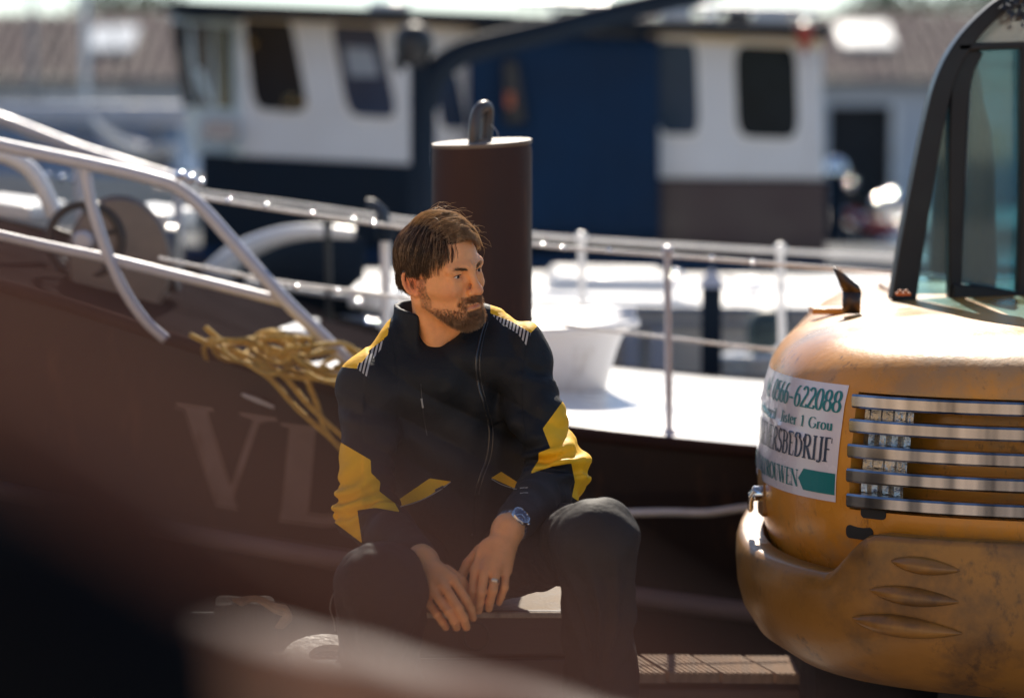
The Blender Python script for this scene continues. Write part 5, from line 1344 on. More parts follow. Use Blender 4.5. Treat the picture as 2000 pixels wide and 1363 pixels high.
# ears
for s in (-1, 1):
    er = Matrix.Rotation(s * math.radians(-18), 3, 'Z') @ Matrix.Rotation(math.radians(-14), 3, 'X')
    ring = []
    for k in range(15):
        a = math.radians(-60 + 285 * k / 14)
        v = er @ Vector((0.0, -0.0155 * math.cos(a) * -1, 0.029 * math.sin(a)))
        ring.append((s * 0.0775 + v.x + s * 0.004 * math.cos(a), 0.016 + v.y, 0.000 + v.z))
    for p, q in zip(ring, ring[1:]): S.put(hcone(p, q, 0.0042, 0.0042), 0.002)
    S.put(hell((s * 0.0735, 0.014, -0.002), (0.0055, 0.0155, 0.026), er), 0.004)
    S.put(hell((s * 0.0765, 0.004, -0.026), (0.0055, 0.008, 0.0085)), 0.005)
    S.put(hell((s * 0.080, 0.008, -0.005), (0.0065, 0.0075, 0.0115), er), 0.004, 's')
    S.put(hcone((s * 0.0745, -0.004, 0.002), (s * 0.075, -0.003, -0.012), 0.0042, 0.0042), 0.004)
# neck
S.put(cone(h2w((0, 0.022, -0.04)), np.array(NB) + np.array((0, 0.0, -0.03)), 0.052, 0.056), 0.022)
S.put(cone(h2w((-0.052, 0.022, -0.035)), np.array(NB) + np.array((0.0, -0.042, -0.035)), 0.015, 0.013), 0.018)
S.put(hell((0, -0.035, -0.118), (0.014, 0.014, 0.016)), 0.02)

# hands: each digit a chain of picture points with its distance
def digit(pts, r, k=0.0035):
    q = [np.array(P(*p)) for p in pts]; n = len(q)
    for i in range(n - 1):
        f0, f1 = i / (n - 1), (i + 1) / (n - 1)
        S.put(cone(q[i], q[i + 1], r * (1.08 - 0.22 * f0), r * (1.08 - 0.22 * f1)), k)
# right hand (at our left): its back faces us
kR = [(888, 1134, 4.555), (869, 1146, 4.545), (851, 1160, 4.545), (836, 1176, 4.56)]
for k in kR: S.put(cone(R_wr, P(k[0] - 3, k[1] - 4, k[2] + 0.006), 0.023, 0.0115), 0.012)
S.put(ell(P(852, 1134, 4.585), (0.030, 0.017, 0.030)), 0.012)
S.put(cone(R_el.lerp(R_wr, 0.7), R_wr, 0.031, 0.0275), 0.012)
digit([kR[0], (910, 1170, 4.535), (920, 1190, 4.545), (924, 1206, 4.565)], 0.0088)
digit([kR[1], (895, 1186, 4.515), (906, 1208, 4.525), (911, 1224, 4.545)], 0.0092)
digit([kR[2], (876, 1194, 4.515), (887, 1212, 4.525), (892, 1225, 4.548)], 0.0088)
digit([kR[3], (854, 1200, 4.535), (864, 1214, 4.545), (871, 1225, 4.565)], 0.0078)
digit([(872, 1112, 4.60), (900, 1132, 4.60), (916, 1156, 4.605), (926, 1176, 4.61)], 0.0100)
# left hand (at our right), with watch and ring
kL = [(928, 1118, 4.600), (946, 1120, 4.585), (968, 1122, 4.585), (988, 1120, 4.60)]
for k in kL: S.put(cone(L_wr, P(k[0] + 1, k[1] - 6, k[2] + 0.006), 0.0245, 0.0115), 0.012)
S.put(ell(P(962, 1084, 4.625), (0.034, 0.017, 0.036)), 0.012)
S.put(cone(L_el.lerp(L_wr, 0.7), L_wr, 0.031, 0.0275), 0.012)
digit([kL[0], (924, 1152, 4.585), (925, 1176, 4.595), (928, 1190, 4.61)], 0.0088)
digit([kL[1], (940, 1156, 4.570), (936, 1178, 4.58), (935, 1191, 4.60)], 0.0092)
digit([kL[2], (963, 1152, 4.570), (957, 1174, 4.58), (955, 1187, 4.60)], 0.0088)
digit([kL[3], (986, 1146, 4.585), (979, 1164, 4.595), (975, 1176, 4.61)], 0.0076)
digit([(938, 1072, 4.65), (914, 1100, 4.645), (902, 1122, 4.64), (898, 1140, 4.64)], 0.0102)
BV, BF = body.mesh(); del body.D
BV = relax(BV, BF, 1)
BN = vnormals(BV, BF)
# skin colours by place on the body
loc = w2h(BV)
base = np.tile(np.array([[0.77, 0.345, 0.14]]), (len(BV), 1))
def blob(c, r, col, amt):
    d = np.sqrt((((loc - np.array(c)) / np.array(r)) ** 2).sum(1)); w = np.clip(1 - d, 0, 1) ** 1.2 * amt
    base[:] = base * (1 - w[:, None]) + np.array(col) * w[:, None]
for s in (-1, 1):
    blob((s * 0.045, -0.075, -0.02), (0.03, 0.03, 0.028), (0.56, 0.20, 0.12), 0.6)
    blob((s * 0.08, 0.012, 0), (0.03, 0.05, 0.05), (0.70, 0.17, 0.085), 0.8)  # ears redder: backlit glow put into the skin colour
    blob((s * 0.033, -0.085, 0.012), (0.02, 0.02, 0.013), (0.36, 0.15, 0.10), 0.7)
blob((0, -0.117, -0.022), (0.02, 0.022, 0.02), (0.55, 0.18, 0.11), 0.7)
blob((0, -0.099, -0.0575), (0.026, 0.016, 0.0095), (0.46, 0.13, 0.10), 1.3)
# stubble under the beard, shaved scalp under the hair
def beard_w(l):
    x, y, z = np.abs(l[:, 0]), l[:, 1], l[:, 2]
    jaw = np.clip((-0.046 - 0.26 * (y + 0.08) * (y > -0.08) - z + 0.022 * np.clip((y + 0.06) / 0.06, -1, 1)) / 0.030, 0, 1) * (z > -0.050 + 0.80 * np.minimum(y, 0)) * (z > -0.118) * (y < 0.004) * (z < -0.012)
    gt = ((x > 0.021) & (x < 0.036) & (z < -0.046) & (z > -0.085) & (y < -0.062)).astype(float) * 0.45
    mus = ((z < -0.034) & (z > -0.056) & (x < 0.027) & (y < -0.075)).astype(float) * 0.6
    burn = ((y > -0.030) & (y < -0.004) & (z < 0.012) & (z > -0.06) & (x > 0.05)).astype(float) * 0.4
    lips = ((z < -0.0505) & (z > -0.068) & (x < 0.020) & (y < -0.088))
    soul = ((z < -0.066) & (z > -0.074) & (x < 0.012))
    w = np.clip(np.maximum(np.maximum(np.maximum(jaw, mus), burn), gt), 0, 1)
    w[lips & ~soul] = 0
    return w
headm = (np.abs(loc[:, 0]) < 0.1) & (loc[:, 2] > -0.14) & (loc[:, 2] < 0.15) & (np.abs(loc[:, 1]) < 0.13)
bw = np.where(headm, beard_w(loc), 0)
base = base * (1 - 0.55 * bw[:, None]) + np.array([0.20, 0.10, 0.055]) * 0.55 * bw[:, None]
def scalp_w(l):
    x, y, z = l[:, 0], l[:, 1], l[:, 2]
    ax = np.abs(x)
    front = 0.071 + 0.10 * np.clip(-y - 0.06, 0, 1) - 0.15 * np.clip(y + 0.055, 0, 0.03) * 1.0
    hl = np.where(y < -0.030, 0.086 + 0.010 * np.clip((ax - 0.03) / 0.02, 0, 1), np.where(y < -0.012, 0.030 + 0.058 * (-0.012 - y) / 0.018, np.where(y < 0.03, 0.022, 0.022 - (y - 0.03) * 1.5)))
    return (z > hl) & (z > -0.075)
sw = headm & scalp_w(loc)
base[sw] = np.array([0.045, 0.028, 0.018])
# knuckles a touch redder
M_skin = mat('skin', (0.5, 0.25, 0.15), 0.44, var=0.13, scale=38, bump=0.14, bscale=300, spec=0.42, sss=0.22, attr='Col', rvar=0.06)
bodyo = mesh_obj('body', BV, BF, M_skin, man, base)
# eyes
M_eye = mat('eye_white', (0.72, 0.66, 0.60), 0.15, var=0.05, rvar=0.0)
M_iris = mat('iris', (0.012, 0.010, 0.010), 0.3, rvar=0.0, spec=0.3)
for ec in EYES:
    for nm, rr, off, m in (('eye', 0.0127, 0.0, M_eye), ('iris', 0.0060, 0.0078, M_iris)):
        mb = MB(); mb.lathe([(max(1e-4, rr * math.sin(math.radians(a))), rr * math.cos(math.radians(a))) for a in range(0, 181, 15)], (0, 0, 0), 16)
        q = Vector((0.12, -1, -0.10)).normalized()
        mb.v = [tuple(h2w((v[0] + ec[0] + q.x * off, v[1] + ec[1] + q.y * off, v[2] + ec[2] + q.z * off))) for v in mb.v]
        mb.build(nm, m, bodyo)

for ec, s in zip(EYES, (-1, 1)):
    mb = MB(); q = [(ec[0] - s * 0.0135, ec[1] - 0.0075, ec[2] + 0.0005), (ec[0] - s * 0.006, ec[1] - 0.0140, ec[2] + 0.0036), (ec[0] + s * 0.006, ec[1] - 0.0120, ec[2] + 0.0036), (ec[0] + s * 0.0155, ec[1] - 0.0020, ec[2] - 0.0015)]
    mb.tube(smooth_path([Vector(h2w(v)) for v in q], 5), 0.0011, 6); mb.build('lashes', mat('dark_lash', (0.02, 0.012, 0.009), 0.6), bodyo)
# -------- hair, beard, brows: thin strands
def strands_mesh(paths, r0, name, m, parent, sides=3):
    """paths (N,K,3) world, tapering tubes"""
    Pn = np.asarray(paths, float); N, K, _ = Pn.shape
    T = np.gradient(Pn, axis=1); T /= np.maximum(np.linalg.norm(T, axis=2, keepdims=True), 1e-9)
    ref = np.array([0.31, -0.52, 0.79]); U = np.cross(T, ref); U /= np.maximum(np.linalg.norm(U, axis=2, keepdims=True), 1e-9); W = np.cross(T, U)
    taper = np.linspace(1, 0.35, K)[None, :, None] * (np.asarray(r0).reshape(-1, 1, 1) if np.ndim(r0) else r0)
    vs = np.stack([Pn + taper * (math.cos(2 * math.pi * k / sides) * U + math.sin(2 * math.pi * k / sides) * W) for k in range(sides)], 2).reshape(-1, 3)
    i = np.arange(N)[:, None, None] * K * sides + np.arange(K - 1)[None, :, None] * sides
    k = np.arange(sides)[None, None, :]; k2 = (k + 1) % sides
    F = np.stack([i + k, i + k2, i + sides + k2, i + sides + k], -1).reshape(-1, 4)
    return mesh_obj(name, vs, F, m, parent)
def hair_mat(name, c1, c2, trans):
    m = mat(name, c1, 0.38, var=0.55, scale=150, col2=c2, mix2=(0.4, 0.65), scale2=70, spec=0.5, rvar=0.08)
    nt = m.node_tree; b = nt.nodes['Principled BSDF']
    tl = nt.nodes.new('ShaderNodeBsdfTranslucent'); tl.inputs[0].default_value = (*trans, 1)
    ms = nt.nodes.new('ShaderNodeMixShader'); ms.inputs[0].default_value = 0.42
    nt.links.new(b.outputs[0], ms.inputs[1]); nt.links.new(tl.outputs[0], ms.inputs[2])
    nt.links.new(ms.outputs[0], nt.nodes['Material Output'].inputs[0])
    return m
M_hair = hair_mat('shade_tone_hair', (0.040, 0.025, 0.016), (0.10, 0.060, 0.034), (0.5, 0.3, 0.15))  # darker copy for the sides, their shade put into the hair colour
M_hairt = hair_mat('sunlit_tone_hair', (0.20, 0.125, 0.070), (0.48, 0.32, 0.19), (0.95, 0.70, 0.42))  # lighter copy for the top, sunlight put into the hair colour
M_beard = hair_mat('brown_beard', (0.23, 0.135, 0.075), (0.46, 0.30, 0.18), (0.75, 0.5, 0.28))
EC = np.array((0, 0.012, 0.045)); ER = np.array((0.0755, 0.096, 0.087))
def to_shell(p, off):
    d = (p - EC) / ER; l = np.linalg.norm(d, axis=-1, keepdims=True); u = d / l
    s = EC + u * ER; n = u / ER; n /= np.linalg.norm(n, axis=-1, keepdims=True)
    return s + n * off, n
def grow(roots, dirs_fn, L, K, off_fn, jit):
    """follow a direction field over the scalp at a rising distance"""
    N = len(roots); p = roots.copy(); path = []
    step = L / (K - 1)
    jd = NPR.normal(0, jit, (N, 3))
    for k in range(K):
        f = k / (K - 1); path.append(p.copy())
        d = dirs_fn(p, f, roots) + jd
        off = off_fn(f, roots)
        sh, n = to_shell(p, off)
        keep = (p[:, 2:3] > 0.012)
        d = d - n * np.clip((d * n).sum(1, keepdims=True), None, 0) * 1.0
        d /= np.maximum(np.linalg.norm(d, axis=1, keepdims=True), 1e-9)
        p = p + d * step
        dd = (p - EC) / ER; l = np.linalg.norm(dd, axis=1, keepdims=True)
        sh, n = to_shell(p, off)
        blend = np.where(keep, 0.75, 0.25)
        p = p * (1 - blend) + sh * blend
    return np.stack(path, 1)
hv = loc[sw]; 
sel = NPR.choice(len(hv), 15000, replace=True); roots = hv[sel] + NPR.normal(0, 0.0012, (15000, 3))
part_x = -0.030
part_x = part_x + NPR.normal(0, 0.011, len(roots))
top = (roots[:, 0] > part_x) & (roots[:, 2] > 0.055) & (roots[:, 1] < 0.06)
rt = roots[top]; rs = roots[~top]
def dir_top(p, f, r):
    fwd = np.clip((0.05 - r[:, 1:2]) / 0.13, 0, 1)
    d = np.concatenate([0.75 + 0 * f + 0 * r[:, :1], -0.25 - 0.75 * fwd, 0.50 - 1.35 * f * (0.35 + np.clip(p[:, :1] / 0.06, 0, 1))], 1)
    return d
wave = lambda r: 0.004 * np.sin(r[:, :1] * 190 + r[:, 1:2] * 120)
ht = grow(rt, dir_top, NPR.uniform(0.060, 0.095, (len(rt), 1)), 9, lambda f, r: 0.003 + (0.013 + wave(r)) * math.sin(min(1, f * 1.5) * math.pi / 2) * np.clip(1.1 - 3.0 * np.clip(r[:, 1:2] - 0.0, 0, 1) / 0.3, 0.6, 1.1), 0.16)
def dir_side(p, f, r):
    back = np.clip((r[:, 1:2] - 0.0) / 0.08, 0, 1)
    return np.concatenate([np.sign(r[:, :1]) * 0.05, 0.12 + 0.25 * back - 0.25 * (r[:, 2:3] > 0.08), -1 + 0 * r[:, :1]], 1)
ls = np.clip(rs[:, 2:3] - np.where(rs[:, 1:2] < 0.028, 0.020, -0.045) + NPR.normal(-0.002, 0.014, (len(rs), 1)), 0.018, 0.125)
hs = grow(rs, dir_side, ls, 9, lambda f, r: 0.002 + (0.008 + 0.6 * wave(r)) * math.sin(min(1, f * 1.6) * math.pi / 2), 0.15)
# flyaways
rf = rt[NPR.choice(len(rt), 60)]
hf = grow(rf, dir_top, NPR.uniform(0.05, 0.12, (60, 1)), 9, lambda f, r: 0.004 + 0.034 * f + 0.012 * np.sin(f * 5 + r[:, :1] * 90), 0.55)
def clump(H, n, amt):
    c = NPR.choice(len(H), n, replace=False); r0 = H[:, 0, :]; best = np.full(len(H), 1e9); who = np.zeros(len(H), int)
    for i in c:
        d = ((r0 - H[i, 0]) ** 2).sum(1); m = d < best; best[m] = d[m]; who[m] = i
    f = (np.linspace(0, 1, H.shape[1]) ** 1.2 * amt)[None, :, None]
    return H * (1 - f) + H[who] * f
ht = clump(ht, 260, 0.55); hs = clump(hs, 320, 0.50)
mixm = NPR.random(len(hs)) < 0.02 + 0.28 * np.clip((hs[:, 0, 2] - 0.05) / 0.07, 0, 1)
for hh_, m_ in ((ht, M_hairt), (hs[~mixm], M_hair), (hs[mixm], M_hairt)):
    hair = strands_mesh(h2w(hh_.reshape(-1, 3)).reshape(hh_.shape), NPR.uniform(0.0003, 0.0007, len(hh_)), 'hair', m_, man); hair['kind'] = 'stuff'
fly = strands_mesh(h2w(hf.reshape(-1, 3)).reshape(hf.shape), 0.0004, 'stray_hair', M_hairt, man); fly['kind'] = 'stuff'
# beard
bi = np.where(bw > 0.25)[0]; pr = bw[bi] / bw[bi].sum()
bs = NPR.choice(bi, 6500, p=pr); bp = loc[bs] + NPR.normal(0, 0.001, (6500, 3)); bn = BN[bs] @ HRn
chin = np.clip((-bp[:, 1:2] - 0.03) / 0.06, 0, 1)
low = np.clip((-bp[:, 2:3] - 0.05) / 0.04, 0, 1)
ln = (0.003 + 0.008 * chin * (0.35 + 0.65 * low)) * NPR.uniform(0.6, 1.25, (len(bp), 1))
mus_ = ((bp[:, 2:3] > -0.056) & (np.abs(bp[:, :1]) < 0.032))
ln = np.where(mus_, 0.009, ln)
gd = np.concatenate([np.where(mus_, np.sign(bp[:, :1]) * 0.8, 0.15 * np.sign(bp[:, :1])), -0.15 + 0 * bp[:, :1], -0.9 + 0 * bp[:, :1]], 1) + NPR.normal(0, 0.25, (len(bp), 3))
path = []; p = bp.copy()
for k in range(5):
    f = k / 4; path.append(p.copy()); d = bn * (0.85 - 0.45 * f) + gd * (0.35 + 0.7 * f); d /= np.linalg.norm(d, axis=1, keepdims=True); p = p + d * ln / 4
path = np.stack(path, 1)
bo = strands_mesh(h2w(path.reshape(-1, 3)).reshape(path.shape), 0.00036, 'beard', M_beard, man); bo['kind'] = 'stuff'
# brows
pb = []
for s in (-1, 1):
    for k in range(230):
        u = NPR.random() * 0.86; x = s * (0.012 + 0.040 * u); y = -0.0985 + 0.022 * u ** 1.6; z = 0.0285 + 0.006 * math.sin(u * 2.4) + NPR.normal(0, 0.0016) - 0.002
        d = np.array((s * 0.9, -0.12 + 0.45 * u, 0.5 - 0.7 * u)) + NPR.normal(0, 0.12, 3); d /= np.linalg.norm(d)
        pb.append([np.array((x, y - 0.003, z)) + d * 0.0085 * q / 3 for q in range(4)])
pb = np.array(pb)
bo = strands_mesh(h2w(pb.reshape(-1, 3)).reshape(pb.shape), 0.00042, 'eyebrows', M_beard, man); bo['kind'] = 'stuff'

# -------- jacket
def px_in(poly, q):
    x, y = q[:, 0], q[:, 1]; r = np.zeros(len(q), bool); n = len(poly)
    for i in range(n):
        (x0, y0), (x1, y1) = poly[i], poly[(i + 1) % n]
        if y0 == y1: continue
        c = (y0 > y) != (y1 > y); r ^= c & (x < (x1 - x0) * (y - y0) / (y1 - y0) + x0)
    return r
def snap(V, poly, vid):
    """move border vertices onto the seam line"""
    q = proj(V[vid]); best = np.full(len(vid), 1e9); bp = q.copy(); n = len(poly)
    for i in range(n):
        a = np.array(poly[i], float); b = np.array(poly[(i + 1) % n], float); ab = b - a
        t = np.clip(((q - a) @ ab) / (ab @ ab), 0, 1); c = a + t[:, None] * ab; d = np.linalg.norm(q - c, axis=1)
        m = d < best; best[m] = d[m]; bp[m] = c[m]
    dep = V[vid][:, 1] / FPX; m = best < 4.5
    V[vid[m], 0] += ((bp - q)[m, 0]) * dep[m]; V[vid[m], 2] -= ((bp - q)[m, 1]) * dep[m]
J = Vox((-0.42, 4.52, 0.20), (0.22, 5.40, 1.16), 0.0036)
ch2 = P(875, 815, 5.09)
J.put(ell(ch2, (0.185, 0.118, 0.215))).put(ell(P(885, 965, 5.10), (0.172, 0.130, 0.18)), 0.06).put(ell(P(885, 1050, 5.14), (0.165, 0.135, 0.085)), 0.04)
J.put(cone(R_sh, L_sh, 0.060, 0.062), 0.05)
J.put(cone(P(792, 670, 5.05), R_sh + Vector((0, 0, 0.008)), 0.050, 0.064), 0.03).put(cone(P(957, 638, 5.05), L_sh + Vector((0, 0, 0.006)), 0.044, 0.064), 0.03)
J.put(ell(R_sh, (0.062, 0.066, 0.066)), 0.02).put(ell(L_sh, (0.064, 0.066, 0.066)), 0.02)
J.put(cone(R_sh, R_el, 0.061, 0.055), 0.018).put(cone(R_el, R_el.lerp(R_wr, 0.5), 0.056, 0.048), 0.03).put(cone(R_el.lerp(R_wr, 0.5), R_el.lerp(R_wr, 0.86), 0.048, 0.040), 0.01)
J.put(cone(L_sh, L_el, 0.062, 0.054), 0.018).put(cone(L_el, L_el.lerp(L_wr, 0.5), 0.055, 0.048), 0.03).put(cone(L_el.lerp(L_wr, 0.5), L_el.lerp(L_wr, 0.82), 0.047, 0.041), 0.01)
# creases: rings round the sleeves near the elbow, soft drags on the chest
def fold(a, b, lo, hi, amp, freq, rad, c0, w0, ph):
    a = np.array(a); b = np.array(b); ab = b - a; L = np.linalg.norm(ab); ab = ab / L
    u = np.cross(ab, (0.2, 1, 0.1)); u /= np.linalg.norm(u); v = np.cross(ab, u)
    def fn(x, y, z):
        X, Y, Z = x - a[0], y - a[1], z - a[2]
        t = X * ab[0] + Y * ab[1] + Z * ab[2]; pu = X * u[0] + Y * u[1] + Z * u[2]; pv = X * v[0] + Y * v[1] + Z * v[2]
        rr = np.sqrt(pu ** 2 + pv ** 2); an = np.arctan2(pv, pu)
        w = np.exp(-((t / L - c0) / w0) ** 2) * np.clip((rad - rr) / 0.02, 0, 1)
        s = np.sin(t * freq + 1.3 * np.sin(an * 2 + ph) + 0.8 * np.sin(an + ph * 2) + 1.6 * np.sin(t * 31 + an * 1.5 + ph)); s = np.sign(s) * np.abs(s) ** 0.8
        return -amp * w * s
    return fn
def zone(*ps, pad=0.11):
    q = np.array([np.array(p) for p in ps]); return q.min(0) - pad, q.max(0) + pad
for sh, el, wr, ph in ((R_sh, R_el, R_wr, 0.7), (L_sh, L_el, L_wr, 2.1)):
    lo, hi = zone(sh, el); J.warp(fold(sh, el, lo, hi, 0.0075, 150, 0.11, 0.98, 0.26, ph), lo, hi)
    lo, hi = zone(sh, el); J.warp(fold(sh, el, lo, hi, 0.0035, 90, 0.11, 0.35, 0.25, ph + 1), lo, hi)
    lo, hi = zone(el, wr); J.warp(fold(el, wr, lo, hi, 0.0035, 95, 0.10, 0.3, 0.35, ph + 2), lo, hi)
def drape(x, y, z):
    q = 0.005 * (1 - 2 * np.abs(np.sin(21 * (x + 0.5 * z) + 3.5 * np.sin(9 * z)))) + 0.003 * np.sin(61 * (x - 0.45 * z) + 3 * np.sin(14 * x)) + 0.0025 * np.sin(52 * z + 20 * x)
    return q + 0 * y
J.warp(drape, (-0.30, 4.8, 0.22), (0.16, 5.3, 0.95))
# cuffs end flat, open collar
J.put(halfspace(P(883, 690, 5.0), (0, 0, 1), (-0.5, 4.9, 0.98), (-0.4, 5.0, 1.2)), 0.0) if False else None
vneck = [(778, 560), (800, 640), (826, 700), (872, 760), (905, 850), (925, 945), (932, 930), (944, 860), (938, 760), (926, 700), (938, 640), (965, 560)]
# neck hole
nb = np.array(NB)
J.put(cone(nb + (0, 0.0, -0.03), nb + (-0.008, -0.004, 0.30), 0.064, 0.075), 0.006, 's')
# collar: a standing band round the neck, open in front
def collar(x, y, z):
    cx, cy = nb[0] - 0.014, nb[1] + 0.008
    zz = z - (nb[2] + 0.0)
    rx = 0.092 - 0.06 * np.clip(zz, -0.05, 0.1) * 0.6; X = x - cx - zz * 0.02; Y = (y - cy) / 1.0
    r = np.sqrt(X ** 2 + Y ** 2); an = np.arctan2(X, -Y)            # 0 = towards us
    d = np.abs(r - rx) - 0.0055
    topz = 0.096 + 0.012 * np.cos(an + 2.6) - 0.010 * np.exp(-(an / 0.5) ** 2)
    d = np.maximum(d, np.abs(zz - topz / 2 + 0.02) - (topz / 2 + 0.02))
    gap = 0.50 - np.abs(an - 0.06)                                   # opening in front
    return np.maximum(d, gap * 0.07).astype(np.float32)
J.put((collar, nb - np.array((0.12, 0.12, 0.06)), nb + np.array((0.12, 0.12, 0.12))), 0.010)
# front edges: groove between the two halves and the dark shirt wedge
JV, JF = J.mesh(); del J.D
JV = relax(JV, JF, 1)
REG = {
 'yoke_l': [(664, 716), (700, 672), (764, 618), (757, 655), (732, 676), (697, 720)],
 'reflex_l': [(697, 720), (705.5, 695), (732, 676), (752, 662), (746, 680), (724, 706), (719.5, 738)],
 'yoke_r': [(958, 590), (985, 590), (1040, 615), (1052, 634), (1037, 650), (999.6, 628), (958, 612)],
 'reflex_r': [(958, 612), (999.6, 628), (1037, 650), (1029, 676), (1011, 652), (977, 630)],
 'elbow_l': [(640, 848), (664, 863), (724, 898), (725, 923), (743, 941), (741, 959), (771, 982), (781, 999), (734, 991), (698, 996), (707, 1060), (640, 1010)],
 'elbow_r': [(1109, 770), (1150, 770), (1190, 900), (1140, 985), (1117, 970), (1123, 941), (1116, 904.5), (1077, 911), (1035, 925), (1052, 898), (1052, 884), (1075, 875), (1060, 837)],
 'flap_l': [(775, 978), (839, 934), (880.5, 940), (830, 973), (782, 989)],
 'flap_r': [(959.6, 933), (979, 921), (1021, 948), (1008.5, 955)],
}
def biggest(m):
    f = JF[m]; lab = np.arange(len(JV))
    for _ in range(400):
        mn = lab[f].min(1); old = lab.copy()
        for k in range(4): np.minimum.at(lab, f[:, k], mn)
        if (old == lab).all(): break
    l = lab[f[:, 0]]; u, c = np.unique(l, return_counts=True)
    r = m.copy(); r[np.where(m)[0]] = l == u[c.argmax()] if len(u) else False
    return r
def face_c(V, F): return V[F].mean(1)
assigned = np.zeros(len(JF), int)
fc = proj(face_c(JV, JF)); fn_ = np.cross(JV[JF[:, 2]] - JV[JF[:, 0]], JV[JF[:, 3]] - JV[JF[:, 1]])
fc3 = face_c(JV, JF)
view = (fn_ * (fc3 - np.array((0, 0, CAMH)))).sum(1) < 0
arm_r = (np.linalg.norm(fc3 - np.array(R_el), axis=1) < 0.16); arm_l = (np.linalg.norm(fc3 - np.array(L_el), axis=1) < 0.16)
for i, (nm, poly) in enumerate(REG.items()):
    m = px_in(poly, fc)
    if nm.startswith('flap'): m &= view & (fc3[:, 1] < 5.08)
    if nm == 'elbow_l': m &= arm_r
    if nm == 'elbow_r': m &= arm_l
    if 'reflex' in nm: m &= view
    m &= assigned == 0
    if nm.startswith('flap') or 'reflex' in nm: m = biggest(m)
    assigned[m] = i + 1
    a = np.unique(JF[m]); b = np.unique(JF[~m]); snap(JV, poly, np.intersect1d(a, b))
M_jack = mat('black_navy_work_cloth', (0.0095, 0.0105, 0.0135), 0.72, var=0.18, scale=12, bump=0.55, bscale=26, spec=0.30, detail=8)
M_yel = mat('yellow_work_cloth', (0.82, 0.45, 0.014), 0.65, var=0.10, scale=14, bump=0.35, bscale=30, spec=0.3)
M_ref = bpy.data.materials.new('striped_reflex_tape'); M_ref.use_nodes = True
nt = M_ref.node_tree; bb = nt.nodes['Principled BSDF']; tc = nt.nodes.new('ShaderNodeTexCoord'); mp = nt.nodes.new('ShaderNodeMapping')
mp.inputs['Rotation'].default_value = (0, math.radians(-12), 0)
wv = nt.nodes.new('ShaderNodeTexWave'); wv.inputs['Scale'].default_value = 42; wv.bands_direction = 'X'
rp = nt.nodes.new('ShaderNodeValToRGB'); rp.color_ramp.elements[0].position = 0.42; rp.color_ramp.elements[1].position = 0.5
rp.color_ramp.elements[0].color = (0.02, 0.02, 0.025, 1); rp.color_ramp.elements[1].color = (0.42, 0.41, 0.40, 1)
nt.links.new(tc.outputs['Object'], mp.inputs[0]); nt.links.new(mp.outputs[0], wv.inputs[0]); nt.links.new(wv.outputs['Fac'], rp.inputs[0]); nt.links.new(rp.outputs[0], bb.inputs['Base Color'])
bb.inputs['Roughness'].default_value = 0.8; bb.inputs['Specular IOR Level'].default_value = 0.05
NMS = {0: ('jacket', M_jack)}
pn = {'yoke': ('shoulder_yoke', M_yel), 'reflex': ('reflective_tape', M_ref), 'elbow': ('elbow_patch', M_yel), 'flap': ('pocket_flap', M_yel)}
sv, sf = sub_mesh(JV, JF, assigned == 0)
jacket = mesh_obj('jacket', sv, sf, M_jack, man)
for i, nm in enumerate(REG):
    if (assigned == i + 1).sum() < 4: continue
    sv, sf = sub_mesh(JV, JF, assigned == i + 1); a, m = pn[nm[:-2]]
    o = mesh_obj(a, sv, sf, m, jacket)
jb = BVHTree.FromPolygons([tuple(v) for v in JV], [tuple(int(i) for i in f) for f in JF])
def onj(px, py, off=0.002, tree=None):
    o = Vector((0, 0, CAMH)); d = (P(px, py, 5.0) - o).normalized(); hit = (tree or jb).ray_cast(o, d)
    p = hit[0] if hit[0] is not None else P(px, py, 5.0)
    return p - d * off
def seam(pts, r, name, m, off=0.0, n=8, tree=None):
    q = [onj(v.x, v.y, off, tree) for v in smooth_path([Vector((x, y, 0)) for x, y in pts], n)]
    mb = MB(); mb.tube(q, r, 6); return mb.build(name, m, jacket)
M_zip = mat('dark_grey_zip', (0.06, 0.06, 0.065), 0.35, metal=0.5)
M_pipe = mat('grey_piping', (0.35, 0.34, 0.33), 0.5)
seam([(948, 628), (938, 660), (930, 705), (934, 750), (945, 790), (956, 840), (952, 890), (938, 930), (928, 970), (922, 1045)], 0.0022, 'zip', M_zip)
seam([(953, 628), (944, 660), (937, 705), (941, 750), (952, 790), (963, 840), (959, 890), (945, 930), (935, 970), (929, 1045)], 0.0012, 'zip_edge', M_zip)
seam([(822, 750), (826, 800), (834, 850)], 0.0010, 'chest_pocket_zip', M_zip)
seam([(823, 778), (826, 796)], 0.0022, 'zip_puller', M_pipe)
seam([(782, 989), (808, 982), (832, 972), (860, 956), (880, 941)], 0.0011, 'pocket_piping', M_pipe)
seam([(960, 935), (980, 946), (1008, 955)], 0.0011, 'pocket_piping', M_pipe)
seam([(1016, 953), (1031, 952)], 0.0012, 'cuff_mark', M_pipe); seam([(1016, 963), (1031, 962)], 0.0012, 'cuff_mark', M_pipe)
seam([(850, 958), (866, 950)], 0.003, 'pocket_tag', M_zip)
seam([(758, 640), (770, 690), (778, 760), (772, 860), (770, 920)], 0.0009, 'seam', M_jack)
seam([(1035, 650), (1022, 720), (1020, 800), (1030, 860)], 0.0009, 'seam', M_jack)
